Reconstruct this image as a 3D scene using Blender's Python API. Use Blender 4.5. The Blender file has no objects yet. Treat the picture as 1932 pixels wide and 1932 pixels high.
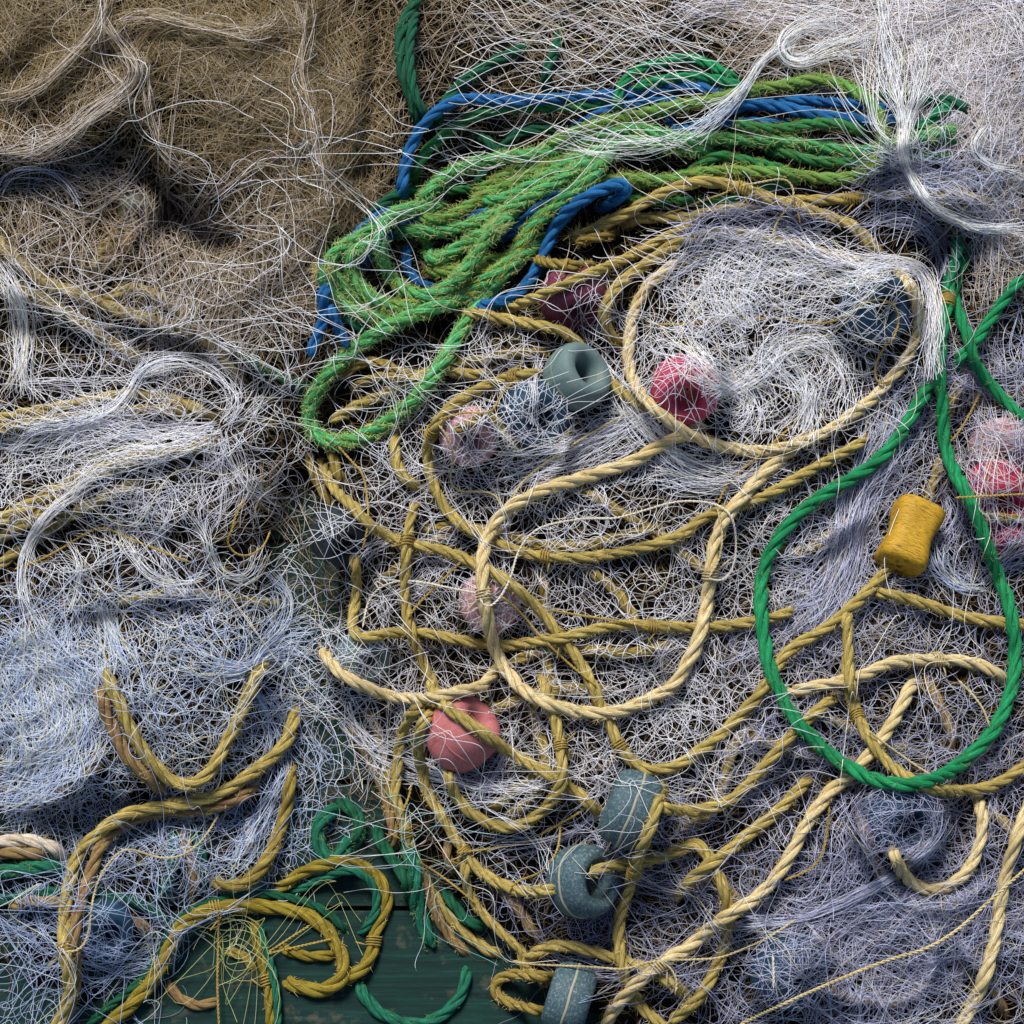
import bpy, math, random
import numpy as np

RNG = np.random.default_rng(7)
random.seed(7)
scene = bpy.context.scene
col = scene.collection
R = math.radians

# ------------------------------------------------------------------ camera
TILT = R(17)                      # camera leans back from straight down
DIST, HALF = 2.0, 0.25            # metres to the heap, tan of half the view angle
AIM = np.array([0.0, 0.0, 0.09])
CAM_R = np.array([1.0, 0.0, 0.0])
CAM_U = np.array([0.0, math.cos(TILT), math.sin(TILT)])
CAM_F = np.array([0.0, math.sin(TILT), -math.cos(TILT)])
CAM_P = AIM - CAM_F * DIST
cam_data = bpy.data.cameras.new('camera')
cam = bpy.data.objects.new('camera', cam_data)
col.objects.link(cam)
cam.location = CAM_P
cam.rotation_euler = (TILT, 0, 0)
cam_data.angle = 2 * math.atan(HALF)
cam_data.clip_start, cam_data.clip_end = 0.05, 100
scene.camera = cam

# ------------------------------------------------------------------ light
SUN_EL, SUN_AZ = R(52), R(-20)    # azimuth measured from +y towards +x
world = bpy.data.worlds.new('World')
scene.world = world
world.use_nodes = True
nt = world.node_tree
sky = nt.nodes.new('ShaderNodeTexSky')
sky.sky_type = 'NISHITA'
sky.sun_disc = False
sky.sun_elevation, sky.sun_rotation = SUN_EL, SUN_AZ
bg = nt.nodes['Background']
bg.inputs['Strength'].default_value = 0.085
nt.links.new(sky.outputs[0], bg.inputs['Color'])
sd = bpy.data.lights.new('sun', 'SUN')
sd.energy, sd.angle, sd.color = 3.6, R(20), (1.0, 0.96, 0.9)
sun = bpy.data.objects.new('sun', sd)
col.objects.link(sun)
sun.rotation_euler = (R(90) - SUN_EL, 0, math.pi - SUN_AZ)
scene.view_settings.view_transform = 'Standard'
scene.view_settings.look = 'None'
scene.view_settings.exposure = 0.45
scene.view_settings.gamma = 1.0
scene.cycles.max_bounces = 5
scene.cycles.diffuse_bounces = 3

# ------------------------------------------------------------------ survey helpers
# Plan of the heap: positions were measured on a plan 1932 units wide (about 1 m); w() turns a plan position and
# a height into a point of the world.
PX = 2 * HALF * DIST / 1932.0
def w(xy, z):
    xy = np.asarray(xy, float)
    z = np.broadcast_to(np.asarray(z, float), xy.shape[:-1])
    a = (xy[..., 0] - 966) / 966 * HALF
    b = -(xy[..., 1] - 966) / 966 * HALF
    d = a[..., None] * CAM_R + b[..., None] * CAM_U + CAM_F
    k = (z - CAM_P[2]) / d[..., 2]
    return CAM_P + d * k[..., None]

def t(i, j, *p):                  # plan sheets of 644 x 644 units, drawn at three times the size
    return [(644 * i + x / 3, 644 * j + y / 3) for x, y in p]
def sheet(x0, y0, k):
    return lambda *p: [(x0 + k * x, y0 + k * y) for x, y in p]
fA = sheet(566.7, 257.6, .35385)
fB = sheet(901.6, 161.0, .35385)
fC = sheet(644.0, 289.8, 1.06154)
fD = sheet(1481.2, 64.4, .41282)
fR = sheet(1288.0, 1288.0, .58974)

# ------------------------------------------------------------------ height map of the heap
G0, G1, GS = -240, 2180, 4
gx = np.arange(G0, G1, GS)
NG = len(gx)
GX, GY = np.meshgrid(gx, gx)      # [row=y, col=x]
def bump(cx, cy, rx, ry, h):
    return h * np.exp(-((GX - cx) / rx) ** 2 - ((GY - cy) / ry) ** 2)
M = (bump(150, 120, 420, 330, .13) + bump(620, 250, 240, 420, .07) + bump(1250, 180, 520, 260, .10)
     + bump(1850, 260, 300, 380, .12) + bump(1180, 830, 520, 420, .13) + bump(1430, 640, 260, 200, .03)
     + bump(220, 830, 320, 260, .08) + bump(220, 1300, 300, 250, .07) + bump(1650, 1550, 480, 480, .10)
     + bump(1100, 1450, 330, 250, .05) + bump(60, 560, 200, 200, .04))
M += bump(570, 1010, 75, 260, -.07) + bump(250, 390, 170, 60, -.06) + bump(1790, 470, 90, 60, -.03) + bump(650, 1450, 110, 260, -.03)
M += .012 * np.sin(GX / 61 + 1.3 * np.sin(GY / 83)) * np.sin(GY / 57 + 1.1 * np.sin(GX / 97)) + .006 * np.sin(GX / 23 + GY / 31) * np.sin(GY / 19)
def ridge(pts, wd, hgt):              # a fold or a furrow of the heap
    global M
    p = np.array(pts, float); d = np.full(GX.shape, 1e9)
    for a, b in zip(p[:-1], p[1:]):
        u = np.clip(((GX - a[0]) * (b[0] - a[0]) + (GY - a[1]) * (b[1] - a[1])) / ((b - a) @ (b - a)), 0, 1)
        d = np.minimum(d, np.hypot(GX - a[0] - u * (b[0] - a[0]), GY - a[1] - u * (b[1] - a[1])))
    M = M + hgt * np.exp(-(d / wd) ** 2)
ridge([(-40, 280), (70, 275), (130, 245), (200, 190), (250, 130), (215, 70)], 26, .035)
ridge([(-40, 185), (70, 165), (130, 110), (190, 40), (200, -60)], 22, .03)
ridge([(230, 40), (330, 40), (460, 64), (530, 30), (545, -40)], 26, .03)
ridge([(280, 110), (285, 220), (320, 330), (370, 420)], 20, .03)
ridge([(575, -60), (570, 150), (600, 300), (620, 420)], 28, .035)
ridge([(-40, 350), (100, 330), (200, 300), (260, 260), (300, 380), (420, 470)], 34, -.055)
ridge([(80, 80), (40, 140), (-40, 220)], 34, -.04)
ridge([(205, 100), (235, 160), (200, 180)], 22, -.03)
ridge([(690, 330), (700, 200), (720, 60), (730, -60)], 22, -.04)
ridge([(800, 330), (1000, 240), (1160, 200)], 60, -.03)
ridge([(-40, 610), (150, 640), (350, 650), (500, 730)], 30, -.03)
ridge([(-40, 770), (200, 740), (400, 770)], 30, -.02)
ridge([(-40, 1040), (150, 1000), (330, 1020)], 30, -.03)
ridge([(180, 1180), (420, 1130), (540, 1130)], 30, -.03)
ridge([(-40, 1600), (150, 1540), (400, 1560), (620, 1560)], 40, -.05)
ridge([(1780, 440), (1800, 560)], 40, -.04)
M = np.clip(M, -0.02, None)
hole = np.exp(-(((GX - 690) / 320) ** 2 + ((GY - 1910) / 215) ** 2) ** 2)
M = .17 * np.tanh(M / .17) * (1 - .97 * hole) - .035 * hole
H = np.maximum(M, 0.0).copy()

def gauss(a, s, axis):
    n = int(3 * s) + 1
    k = np.exp(-.5 * (np.arange(-n, n + 1) / s) ** 2); k /= k.sum()
    pad = [(0, 0)] * a.ndim; pad[axis] = (n, n)
    b = np.pad(a, pad, mode='edge')
    out = np.zeros_like(a)
    for i, kk in enumerate(k):
        sl = [slice(None)] * a.ndim; sl[axis] = slice(i, i + a.shape[axis])
        out += kk * b[tuple(sl)]
    return out
def blur(a, s): return gauss(gauss(a, s, 0), s, 1)
def dilate(a, n):
    out = a.copy()
    for ax in (0, 1):
        b = out.copy()
        for s in range(-n, n + 1):
            b = np.maximum(b, np.roll(out, s, ax))
        out = b
    return out
def look(a, xy):
    fx = np.clip((xy[..., 0] - G0) / GS, 0, NG - 1.001); fy = np.clip((xy[..., 1] - G0) / GS, 0, NG - 1.001)
    ix, iy = fx.astype(int), fy.astype(int); ux, uy = fx - ix, fy - iy
    return (a[iy, ix] * (1 - ux) * (1 - uy) + a[iy, ix + 1] * ux * (1 - uy)
            + a[iy + 1, ix] * (1 - ux) * uy + a[iy + 1, ix + 1] * ux * uy)

# ------------------------------------------------------------------ curves and meshes
def spline(pts, step=4.0):
    p = np.array(pts, float)
    q = np.vstack([2 * p[0] - p[1], p, 2 * p[-1] - p[-2]])
    out = []
    for i in range(1, len(q) - 2):
        n = max(4, int(np.linalg.norm(q[i + 1] - q[i]) / 2))
        u = np.linspace(0, 1, n, endpoint=False)[:, None]
        a, b, c, d = q[i - 1], q[i], q[i + 1], q[i + 2]
        out.append(.5 * (2 * b + (c - a) * u + (2 * a - 5 * b + 4 * c - d) * u ** 2 + (3 * b - a - 3 * c + d) * u ** 3))
    out = np.vstack(out + [q[-2:-1]])
    s = np.r_[0, np.cumsum(np.linalg.norm(np.diff(out, axis=0), axis=1))]
    n = max(6, int(s[-1] / step))
    si = np.linspace(0, s[-1], n)
    r = np.stack([np.interp(si, s, out[:, 0]), np.interp(si, s, out[:, 1])], 1)
    if n > 20:                                   # round off the corners of the survey
        k = gauss(r, 3.0 * 4 / step, 0); k[0], k[-1] = r[0], r[-1]; r = k
    return r

def frames(c):
    tg = np.gradient(c, axis=-2)
    tg /= np.linalg.norm(tg, axis=-1, keepdims=True) + 1e-12
    n1 = np.cross(tg, np.array([0.03, 0.05, 1.0]))
    n1 /= np.linalg.norm(n1, axis=-1, keepdims=True) + 1e-9
    return tg, n1, np.cross(tg, n1)

def tubes(c, r, k):
    """c (n, m, 3) centre lines, r radius (n, m) -> vertices, quads; k sides."""
    n, m, _ = c.shape
    tg, n1, n2 = frames(c)
    a = np.arange(k) * 2 * math.pi / k
    r = np.broadcast_to(r, (n, m))
    v = c[:, :, None, :] + r[:, :, None, None] * (np.cos(a)[:, None] * n1[:, :, None, :] + np.sin(a)[:, None] * n2[:, :, None, :])
    idx = np.arange(n * m * k).reshape(n, m, k)
    f = np.stack([idx[:, :-1], np.roll(idx, -1, 2)[:, :-1], np.roll(idx, -1, 2)[:, 1:], idx[:, 1:]], -1)
    return v.reshape(-1, 3), f.reshape(-1, 4)

def make_mesh(name, parts, mat, parent=None, attrs=None, origin=None):
    """parts: list of (verts, quads); attrs: name -> per-vertex floats; one mesh object."""
    vs, fs, off = [], [], 0
    for v, f in parts:
        vs.append(v); fs.append(f + off); off += len(v)
    v = np.vstack(vs).astype(np.float32); f = np.vstack(fs).astype(np.int32)
    if origin is None and parent is None: origin = np.r_[v[:, :2].mean(0), v[:, 2].min()]
    if parent is not None: origin = np.array(parent.location)
    v = v - np.asarray(origin, np.float32)
    me = bpy.data.meshes.new(name)
    me.vertices.add(len(v)); me.loops.add(f.size); me.polygons.add(len(f))
    me.vertices.foreach_set('co', v.ravel())
    me.loops.foreach_set('vertex_index', f.ravel())
    k = f.shape[1]
    me.polygons.foreach_set('loop_start', np.arange(0, f.size, k, dtype=np.int32))
    me.polygons.foreach_set('use_smooth', np.ones(len(f), bool))
    for an, av in (attrs or {}).items():
        av = np.asarray(av, np.float32)
        if av.ndim == 1:
            me.attributes.new(an, 'FLOAT', 'POINT').data.foreach_set('value', av)
        else:
            me.attributes.new(an, 'FLOAT_VECTOR', 'POINT').data.foreach_set('vector', av.ravel())
    me.update(calc_edges=True)
    me.materials.append(mat)
    o = bpy.data.objects.new(name, me)
    col.objects.link(o)
    if parent is None: o.location = origin
    else: o.parent = parent
    return o

def tag(o, label, cat, group=None, kind=None):
    if label: o['label'] = label
    if cat: o['category'] = cat
    if group: o['group'] = group
    if kind: o['kind'] = kind
    return o

# ------------------------------------------------------------------ materials
def mat_new(name, rough=.7, spec=.3):
    m = bpy.data.materials.new(name); m.use_nodes = True
    b = m.node_tree.nodes['Principled BSDF']
    b.inputs['Roughness'].default_value = rough
    b.inputs['Specular IOR Level'].default_value = spec
    return m, m.node_tree, b
def node(nt, kind, **kw):
    n = nt.nodes.new(kind)
    for k, v in kw.items():
        if k in n.inputs: n.inputs[k].default_value = v
        else: setattr(n, k, v)
    return n
def ramp(nt, fac, stops):
    r = nt.nodes.new('ShaderNodeValToRGB')
    el = r.color_ramp.elements
    while len(el) < len(stops): el.new(.5)
    for e, (p, c) in zip(el, stops):
        e.position = p; e.color = (*c, 1)
    nt.links.new(fac, r.inputs[0])
    return r.outputs[0]
def mul(c, k): return tuple(min(1, x * k) for x in c)

def rope_material(name, base, pale, dark, stain=None):
    """fibres run along each strand: noise stretched along the strand; blotches of wear along the rope"""
    m, nt, b = mat_new(name, .75, .25)
    at = node(nt, 'ShaderNodeAttribute', attribute_name='lay')
    mp = node(nt, 'ShaderNodeMapping'); mp.inputs['Scale'].default_value = (1.6, 42, 1)
    nt.links.new(at.outputs['Vector'], mp.inputs['Vector'])
    n1 = node(nt, 'ShaderNodeTexNoise', Scale=1.0, Detail=3.0, Roughness=.65)
    nt.links.new(mp.outputs[0], n1.inputs['Vector'])
    tc = node(nt, 'ShaderNodeTexCoord')
    n2 = node(nt, 'ShaderNodeTexNoise', Scale=38.0, Detail=4.0, Roughness=.6)
    nt.links.new(tc.outputs['Object'], n2.inputs['Vector'])
    fib = ramp(nt, n1.outputs['Fac'], [(.34, dark), (.5, base), (.66, pale)])
    mx = node(nt, 'ShaderNodeMix', data_type='RGBA', blend_type='MIX')
    wear = ramp(nt, n2.outputs['Fac'], [(.45, (0, 0, 0)), (.68, (.75, .75, .75))])
    nt.links.new(wear, mx.inputs[0]); nt.links.new(fib, mx.inputs[6])
    mx.inputs[7].default_value = (*(stain or mul(base, .55)), 1)
    nt.links.new(mx.outputs[2], b.inputs['Base Color'])
    bp = node(nt, 'ShaderNodeBump', Strength=.9, Distance=.0012)
    nt.links.new(n1.outputs['Fac'], bp.inputs['Height'])
    nt.links.new(bp.outputs[0], b.inputs['Normal'])
    return m
ROPE = {
    'tan':     rope_material('tan_rope',   (.42, .315, .075), (.70, .56, .22), (.13, .075, .016)),
    'pale':    rope_material('pale_rope',  (.66, .52, .25), (.88, .78, .54), (.28, .18, .05), (.50, .36, .13)),
    'gold':    rope_material('gold_rope',  (.29, .205, .036), (.50, .38, .11), (.085, .05, .009)),
    'brown':   rope_material('brown_rope', (.27, .175, .06), (.40, .28, .12), (.11, .06, .02), (.20, .09, .06)),
    'yellow':  rope_material('yellow_rope', (.26, .19, .016), (.42, .32, .045), (.075, .05, .005)),
    'green':   rope_material('green_rope', (.04, .31, .085), (.24, .62, .27), (.010, .11, .03), (.13, .33, .06)),
    'olive':   rope_material('olive_rope', (.10, .30, .05), (.25, .43, .12), (.03, .11, .02), (.22, .25, .05)),
    'moss':    rope_material('moss_rope',  (.02, .19, .05), (.07, .31, .09), (.006, .07, .02), (.05, .15, .03)),
    'dkgreen': rope_material('dark_green_rope', (.005, .085, .038), (.014, .16, .075), (.001, .03, .013)),
    'emerald': rope_material('emerald_rope', (.006, .235, .075), (.02, .36, .13), (.002, .09, .03)),
    'teal':    rope_material('teal_rope', (.007, .13, .07), (.04, .27, .15), (.002, .045, .026)),
    'blue':    rope_material('blue_rope',  (.008, .115, .31), (.03, .23, .52), (.002, .03, .10)),
    'white':   rope_material('white_rope', (.62, .53, .40), (.85, .78, .66), (.28, .2, .12), (.45, .36, .24)),
}
def fibre_material(name, c0, c1, rough=.6):
    m, nt, b = mat_new(name, rough, .3)
    at = node(nt, 'ShaderNodeAttribute', attribute_name='tint')
    nt.links.new(ramp(nt, at.outputs['Fac'], [(0, c0), (1, c1)]), b.inputs['Base Color'])
    return m
FUZZ = {
    'green': fibre_material('green_rope_fuzz', (.20, .42, .10), (.62, .66, .26)),
    'olive': fibre_material('olive_rope_fuzz', (.22, .33, .06), (.55, .50, .15)),
    'moss':  fibre_material('moss_rope_fuzz', (.10, .22, .04), (.42, .34, .08)),
    'emerald': fibre_material('emerald_rope_fuzz', (.05, .25, .08), (.30, .40, .15)),
    'stain': fibre_material('yellow_stain_fuzz', (.60, .44, .02), (.80, .62, .06)),
    'tan':   fibre_material('tan_rope_fuzz', (.48, .34, .10), (.80, .66, .34)),
    'blue':  fibre_material('blue_rope_fuzz', (.01, .12, .40), (.04, .25, .6)),
}
def net_material(name, stops, rough=.45):
    """filament colour varies from strand to strand"""
    m, nt, b = mat_new(name, rough, .4)
    at = node(nt, 'ShaderNodeAttribute', attribute_name='tint')
    nt.links.new(ramp(nt, at.outputs['Fac'], stops), b.inputs['Base Color'])
    return m
NET = {
    'brown': net_material('brown_net', [(0, (.09, .058, .018)), (.4, (.25, .175, .07)), (.75, (.46, .37, .24)), (1, (.70, .64, .62))]),
    'beige': net_material('beige_net', [(0, (.26, .19, .10)), (.4, (.50, .42, .33)), (.75, (.62, .58, .62)), (1, (.80, .80, .88))]),
    'white': net_material('white_net', [(0, (.62, .60, .66)), (.5, (.80, .80, .86)), (.85, (.86, .88, .95)), (1, (.85, .78, .55))]),
    'blue':  net_material('blue_net', [(0, (.25, .30, .46)), (.45, (.46, .56, .78)), (.8, (.68, .76, .92)), (1, (.74, .70, .48))]),
    'lilac': net_material('lilac_net', [(0, (.16, .16, .24)), (.5, (.38, .39, .54)), (.85, (.62, .66, .84)), (1, (.62, .55, .40))]),
    'clear': net_material('clear_net', [(0, (.66, .68, .72)), (.6, (.85, .86, .88)), (1, (.84, .74, .44))]),
    'olive': net_material('olive_net', [(0, (.26, .28, .06)), (.6, (.48, .50, .18)), (1, (.62, .62, .40))]),
    'aqua':  net_material('aqua_net', [(0, (.20, .50, .50)), (.6, (.45, .72, .76)), (1, (.75, .85, .88))]),
}
TWINE = {
    'white': rope_material('white_twine', (.80, .74, .60), (.90, .87, .80), (.55, .45, .28), (.72, .62, .42)),
    'gold': rope_material('gold_twine', (.50, .34, .07), (.68, .50, .16), (.25, .15, .03)),
    'cream': rope_material('cream_twine', (.66, .53, .26), (.80, .70, .44), (.38, .26, .09)),
}

# ------------------------------------------------------------------ builders
def stamp(c2, z, r):
    k = int(math.ceil(r / PX / GS))
    ix = np.rint((c2[:, 0] - G0) / GS).astype(int); iy = np.rint((c2[:, 1] - G0) / GS).astype(int)
    for dy in range(-k, k + 1):
        for dx in range(-k, k + 1):
            d2 = (dx * dx + dy * dy) * (GS * PX) ** 2
            if d2 > r * r: continue
            jx, jy = ix + dx, iy + dy
            ok = (jx >= 0) & (jx < NG) & (jy >= 0) & (jy < NG)
            np.maximum.at(H, (jy[ok], jx[ok]), (z + .9 * math.sqrt(r * r - d2))[ok])

def smooth1(a, s):
    return gauss(a[:, None], s, 0)[:, 0]

def drape(c2, r, stiff=6.0, sink=.12):
    tg = np.gradient(c2, axis=0); tg /= np.linalg.norm(tg, axis=1, keepdims=True) + 1e-9
    nn = np.stack([-tg[:, 1], tg[:, 0]], 1) * (r / PX) * .6
    h = np.max([look(H, c2), look(H, c2 + nn), look(H, c2 - nn)], 0)
    k = 4
    hp = np.pad(h, k, mode='edge')
    env = np.max([hp[i:i + len(h)] for i in range(2 * k + 1)], 0)
    z = smooth1(env, stiff)
    return z + r * (1 - sink)

ROPES = []
def helix(c, r, lay, phase, s, sides=8, nstr=3, taper=True, step_jit=None):
    tg, n1, n2 = frames(c)
    rs = r / 1.98
    out, lays = [], []
    k = np.ones(len(s))
    if taper:
        e = np.minimum(s, s[-1] - s) / (2 * r)
        k = np.clip(.25 + e * 1.2, .1, 1)
    cs = []
    for j in range(nstr):
        ph = 2 * math.pi * s / lay + phase + j * 2 * math.pi / nstr
        cs.append(c + (r - rs)[..., None] * k[:, None] * (np.cos(ph)[:, None] * n1 + np.sin(ph)[:, None] * n2))
    cs = np.array(cs)
    rr = np.repeat((rs * 1.04 * k)[None], nstr, 0)
    v, f = tubes(cs, rr, sides)
    a = np.arange(sides) / sides
    lay_uv = np.zeros((nstr, len(s), sides, 3))
    lay_uv[..., 0] = (s / (2 * r.mean()))[None, :, None]
    lay_uv[..., 1] = a[None, None, :] + 1.37 * np.arange(nstr)[:, None, None] + phase
    lay_uv[..., 2] = phase * 3
    return v, f, lay_uv.reshape(-1, 3)

def coil(c, r, i0, turns, tw, step):
    """a few turns of thin twine wound tight round the rope near sample i0, with two tails"""
    n = 16 * turns
    u = np.linspace(0, 1, n)
    span = turns * tw * 1.9 / step
    pos = np.clip(i0 + (u - .5) * span, 0, len(c) - 1)
    cc = np.stack([np.interp(pos, np.arange(len(c)), c[:, k]) for k in range(3)], 1)
    tg, n1, n2 = frames(c)
    i0 = int(np.clip(i0, 0, len(c) - 1))
    ph = u * turns * 2 * math.pi
    p = cc + (r + tw * .5) * (np.cos(ph)[:, None] * n1[i0] + np.sin(ph)[:, None] * n2[i0])
    tail = p[-1] + np.linspace(0, 1, 12)[1:, None] * (r * 2.2) * (n1[i0] * .7 + tg[i0] * RNG.uniform(-1, 1)) \
        + np.sin(np.linspace(0, 3, 12))[1:, None] * r * .4 * np.array([0, 0, 1.0])
    return np.vstack([p, tail])

def rope(kind, width, pts, label, dive='', fuzz=0, lash=(), lift=0.0, stain=(), fray='', group=None, stiff=6.0, lay=None, cat='rope', name='rope', limp=1.0):
    r = width * .98 * PX / 2
    lay = lay or {'green': 4.6, 'olive': 4.6, 'moss': 4.6, 'blue': 4.6, 'emerald': 5.6}.get(kind, 5.4)
    c2 = spline(pts, 4.0)
    wob = np.cumsum(RNG.normal(0, 1, (len(c2), 2)), 0)
    wob = gauss(wob, 10, 0); wob -= gauss(wob, 40, 0)
    c2 = c2 + np.clip(wob * .35, -2.5, 2.5) * limp
    z = drape(c2, r, stiff) + lift
    n = len(c2); i = np.arange(n)
    for side, d in (('a', i), ('z', n - 1 - i)):
        if side in dive:
            k = np.clip(1 - d / min(12, n * .35), 0, 1) ** 1.7
            z = z * (1 - k) + k * np.minimum(z, look(M, c2) - 2.2 * r - .004)
    c = w(c2, z)
    s = np.r_[0, np.cumsum(np.linalg.norm(np.diff(c, axis=0), axis=1))]
    rr = r * (1 + .04 * np.sin(s * 90 + RNG.uniform(0, 6)) + .03 * np.sin(s * 37 + RNG.uniform(0, 6)))
    ph0 = RNG.uniform(0, 6)
    lay_len = lay * 2 * r
    tw = 2 * math.pi * s / lay_len + ph0
    v, f, uv = helix(c, rr, lay_len * (1 + .0 * s), ph0, s, 8 if width > 14 else 6)
    o = make_mesh(name, [(v, f)], ROPE[kind] if kind in ROPE else TWINE[kind], attrs={'lay': uv})
    tag(o, label, cat, group)
    stamp(c2, z, r)
    tg, n1, n2 = frames(c)
    def hairs(nh, lo, hi, idx, rad, curl=1.0):
        ph = 2 * math.pi * s[idx] / lay_len + ph0 + RNG.integers(0, 3, nh) * 2.094 + 1.047 + RNG.normal(0, .35, nh)
        d = np.cos(ph)[:, None] * n1[idx] + np.sin(ph)[:, None] * n2[idx]
        d2 = -np.sin(ph)[:, None] * n1[idx] + np.cos(ph)[:, None] * n2[idx]
        L = RNG.uniform(lo, hi, nh) * PX
        u = np.linspace(0, 1, 6)
        bend = RNG.normal(0, curl, (nh, 1, 1)); bend2 = RNG.normal(0, curl, (nh, 1, 1))
        base = c[idx] + d * (r * .86)[..., None] if np.ndim(r) else c[idx] + d * r * .86
        al = RNG.normal(0, .8, (nh, 1, 1))
        p = base[:, None, :] + L[:, None, None] * (u[None, :, None] * d[:, None, :] * .75
             + (al * u[None, :, None] + bend * u[None, :, None] ** 2 * .6) * tg[idx][:, None, :]
             + bend2 * (u[None, :, None] ** 2) * .8 * d2[:, None, :])
        vv, ff = tubes(p, np.broadcast_to(rad * PX * np.linspace(1, .55, 6), (nh, 6)), 3)
        return (vv, ff), np.repeat(RNG.uniform(0, 1, nh), 18)
    if fuzz:
        nh = int(s[-1] / PX * fuzz)
        # fibres come in tufts along the grooves
        cl = RNG.integers(0, n, max(1, nh // 6))
        idx = np.clip(RNG.choice(cl, nh) + RNG.normal(0, 1.3, nh).astype(int), 0, n - 1)
        long_ = kind in ('green', 'olive')
        p1, a1 = hairs(nh, 4, 12 if long_ else 8, idx, .62 if long_ else .45)
        fk = {'green': 'green', 'olive': 'olive', 'moss': 'moss', 'emerald': 'emerald', 'teal': 'emerald', 'dkgreen': 'emerald', 'blue': 'blue'}.get(kind, 'tan')
        make_mesh('frayed_fibres', [p1], FUZZ[fk], o, {'tint': a1})
    for sx, sy, sl, dens in stain:
        i0 = int(np.argmin(np.hypot(c2[:, 0] - sx, c2[:, 1] - sy)))
        nh = int(sl * dens)
        idx = np.clip((i0 + RNG.normal(0, sl / 4 / 2.2, nh)).astype(int), 0, n - 1)
        p1, a1 = hairs(nh, 3, 8, idx, .8)
        st = make_mesh('stained_fibres', [p1], FUZZ['stain'], o, {'tint': a1})
        st['label'] = 'bright yellow stained fibres on the green rope'
    for e in fray:
        idx = np.full(90, 1 if e == 'a' else n - 2)
        p1, a1 = hairs(90, 8, 20, idx, .6, .8)
        sgn = -1 if e == 'a' else 1
        make_mesh('frayed_end', [p1], FUZZ['tan'], o, {'tint': a1})
    for lx, ly in lash:
        i0 = int(np.argmin(np.hypot(c2[:, 0] - lx, c2[:, 1] - ly)))
        p = coil(c, r, i0, 4, 1.6 * PX * 2, float(s[-1] / (n - 1)))
        vv, ff = tubes(p[None], np.full((1, len(p)), 1.5 * PX), 5)
        uvz = np.zeros((len(vv), 3)); uvz[:, 0] = np.repeat(np.arange(len(p)), 5) * .2; uvz[:, 1] = np.tile(np.arange(5) / 5, len(p))
        make_mesh('lashing', [(vv, ff)], TWINE['cream' if kind in ('pale', 'white') else 'gold'], o, {'lay': uvz})
    ROPES.append(o)
    return o

def twine(kind, pts, label, width=5.0, lift=.002):
    r = width * PX / 2
    c2 = spline(pts, 3.0)
    z = drape(c2, r, 9.0) + lift
    c = w(c2, z)
    s = np.r_[0, np.cumsum(np.linalg.norm(np.diff(c, axis=0), axis=1))]
    v, f, uv = helix(c, np.full(len(s), r), 6 * r, 0.0, s, 5, 2)
    uv[:, 0] *= .4; uv[:, 1] *= .3
    o = make_mesh('twine', [(v, f)], TWINE[kind], attrs={'lay': uv})
    return tag(o, label, 'twine')

# ---- floats
def float_material(name, base, fleck, dirt, flecks=.5):
    m, nt, b = mat_new(name, .62, .3)
    tc = node(nt, 'ShaderNodeTexCoord')
    mp = node(nt, 'ShaderNodeMapping'); mp.inputs['Scale'].default_value = (1, 1, .45)
    nt.links.new(tc.outputs['Object'], mp.inputs[0])
    n1 = node(nt, 'ShaderNodeTexNoise', Scale=420.0, Detail=4.0, Roughness=.75, Distortion=.6)
    n2 = node(nt, 'ShaderNodeTexNoise', Scale=70.0, Detail=4.0, Roughness=.6)
    nt.links.new(mp.outputs[0], n1.inputs['Vector']); nt.links.new(tc.outputs['Object'], n2.inputs['Vector'])
    mx = node(nt, 'ShaderNodeMix', data_type='RGBA')
    nt.links.new(ramp(nt, n1.outputs['Fac'], [(.50, (0, 0, 0)), (.66, (flecks,) * 3)]), mx.inputs[0])
    nt.links.new(ramp(nt, n2.outputs['Fac'], [(.35, base), (.6, base), (.75, dirt)]), mx.inputs[6])
    mx.inputs[7].default_value = (*fleck, 1)
    nt.links.new(mx.outputs[2], b.inputs['Base Color'])
    bp = node(nt, 'ShaderNodeBump', Strength=.35, Distance=.001)
    nt.links.new(n1.outputs['Fac'], bp.inputs['Height']); nt.links.new(bp.outputs[0], b.inputs['Normal'])
    return m
FLOAT = {
    'slate': float_material('slate_float', (.035, .075, .095), (.24, .28, .24), (.09, .12, .11), .75),
    'grey':  float_material('grey_green_float', (.10, .155, .15), (.20, .24, .20), (.15, .17, .12), .35),
    'navy':  float_material('navy_float', (.012, .045, .085), (.05, .10, .13), (.03, .06, .07), .35),
    'black': float_material('black_float', (.012, .018, .024), (.05, .07, .07), (.03, .035, .035), .5),
    'red':   float_material('red_float', (.42, .030, .085), (.50, .20, .14), (.30, .05, .05), .45),
    'crimson': float_material('crimson_float', (.38, .015, .06), (.50, .12, .15), (.28, .03, .05), .3),
    'pink':  float_material('pink_float', (.40, .115, .125), (.46, .25, .16), (.30, .13, .08), .6),
    'dusty': float_material('dusty_pink_float', (.46, .22, .22), (.48, .34, .28), (.40, .25, .16), .5),
    'maroon': float_material('maroon_float', (.13, .02, .045), (.20, .09, .08), (.10, .03, .03), .4),
}
SEAM = {k: float_material('moulding_seam_' + k, c, d, c, .5) for k, c, d in
        (('pale', (.30, .29, .20), (.16, .19, .17)), ('same', (.14, .17, .14), (.22, .22, .16)))}

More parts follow.
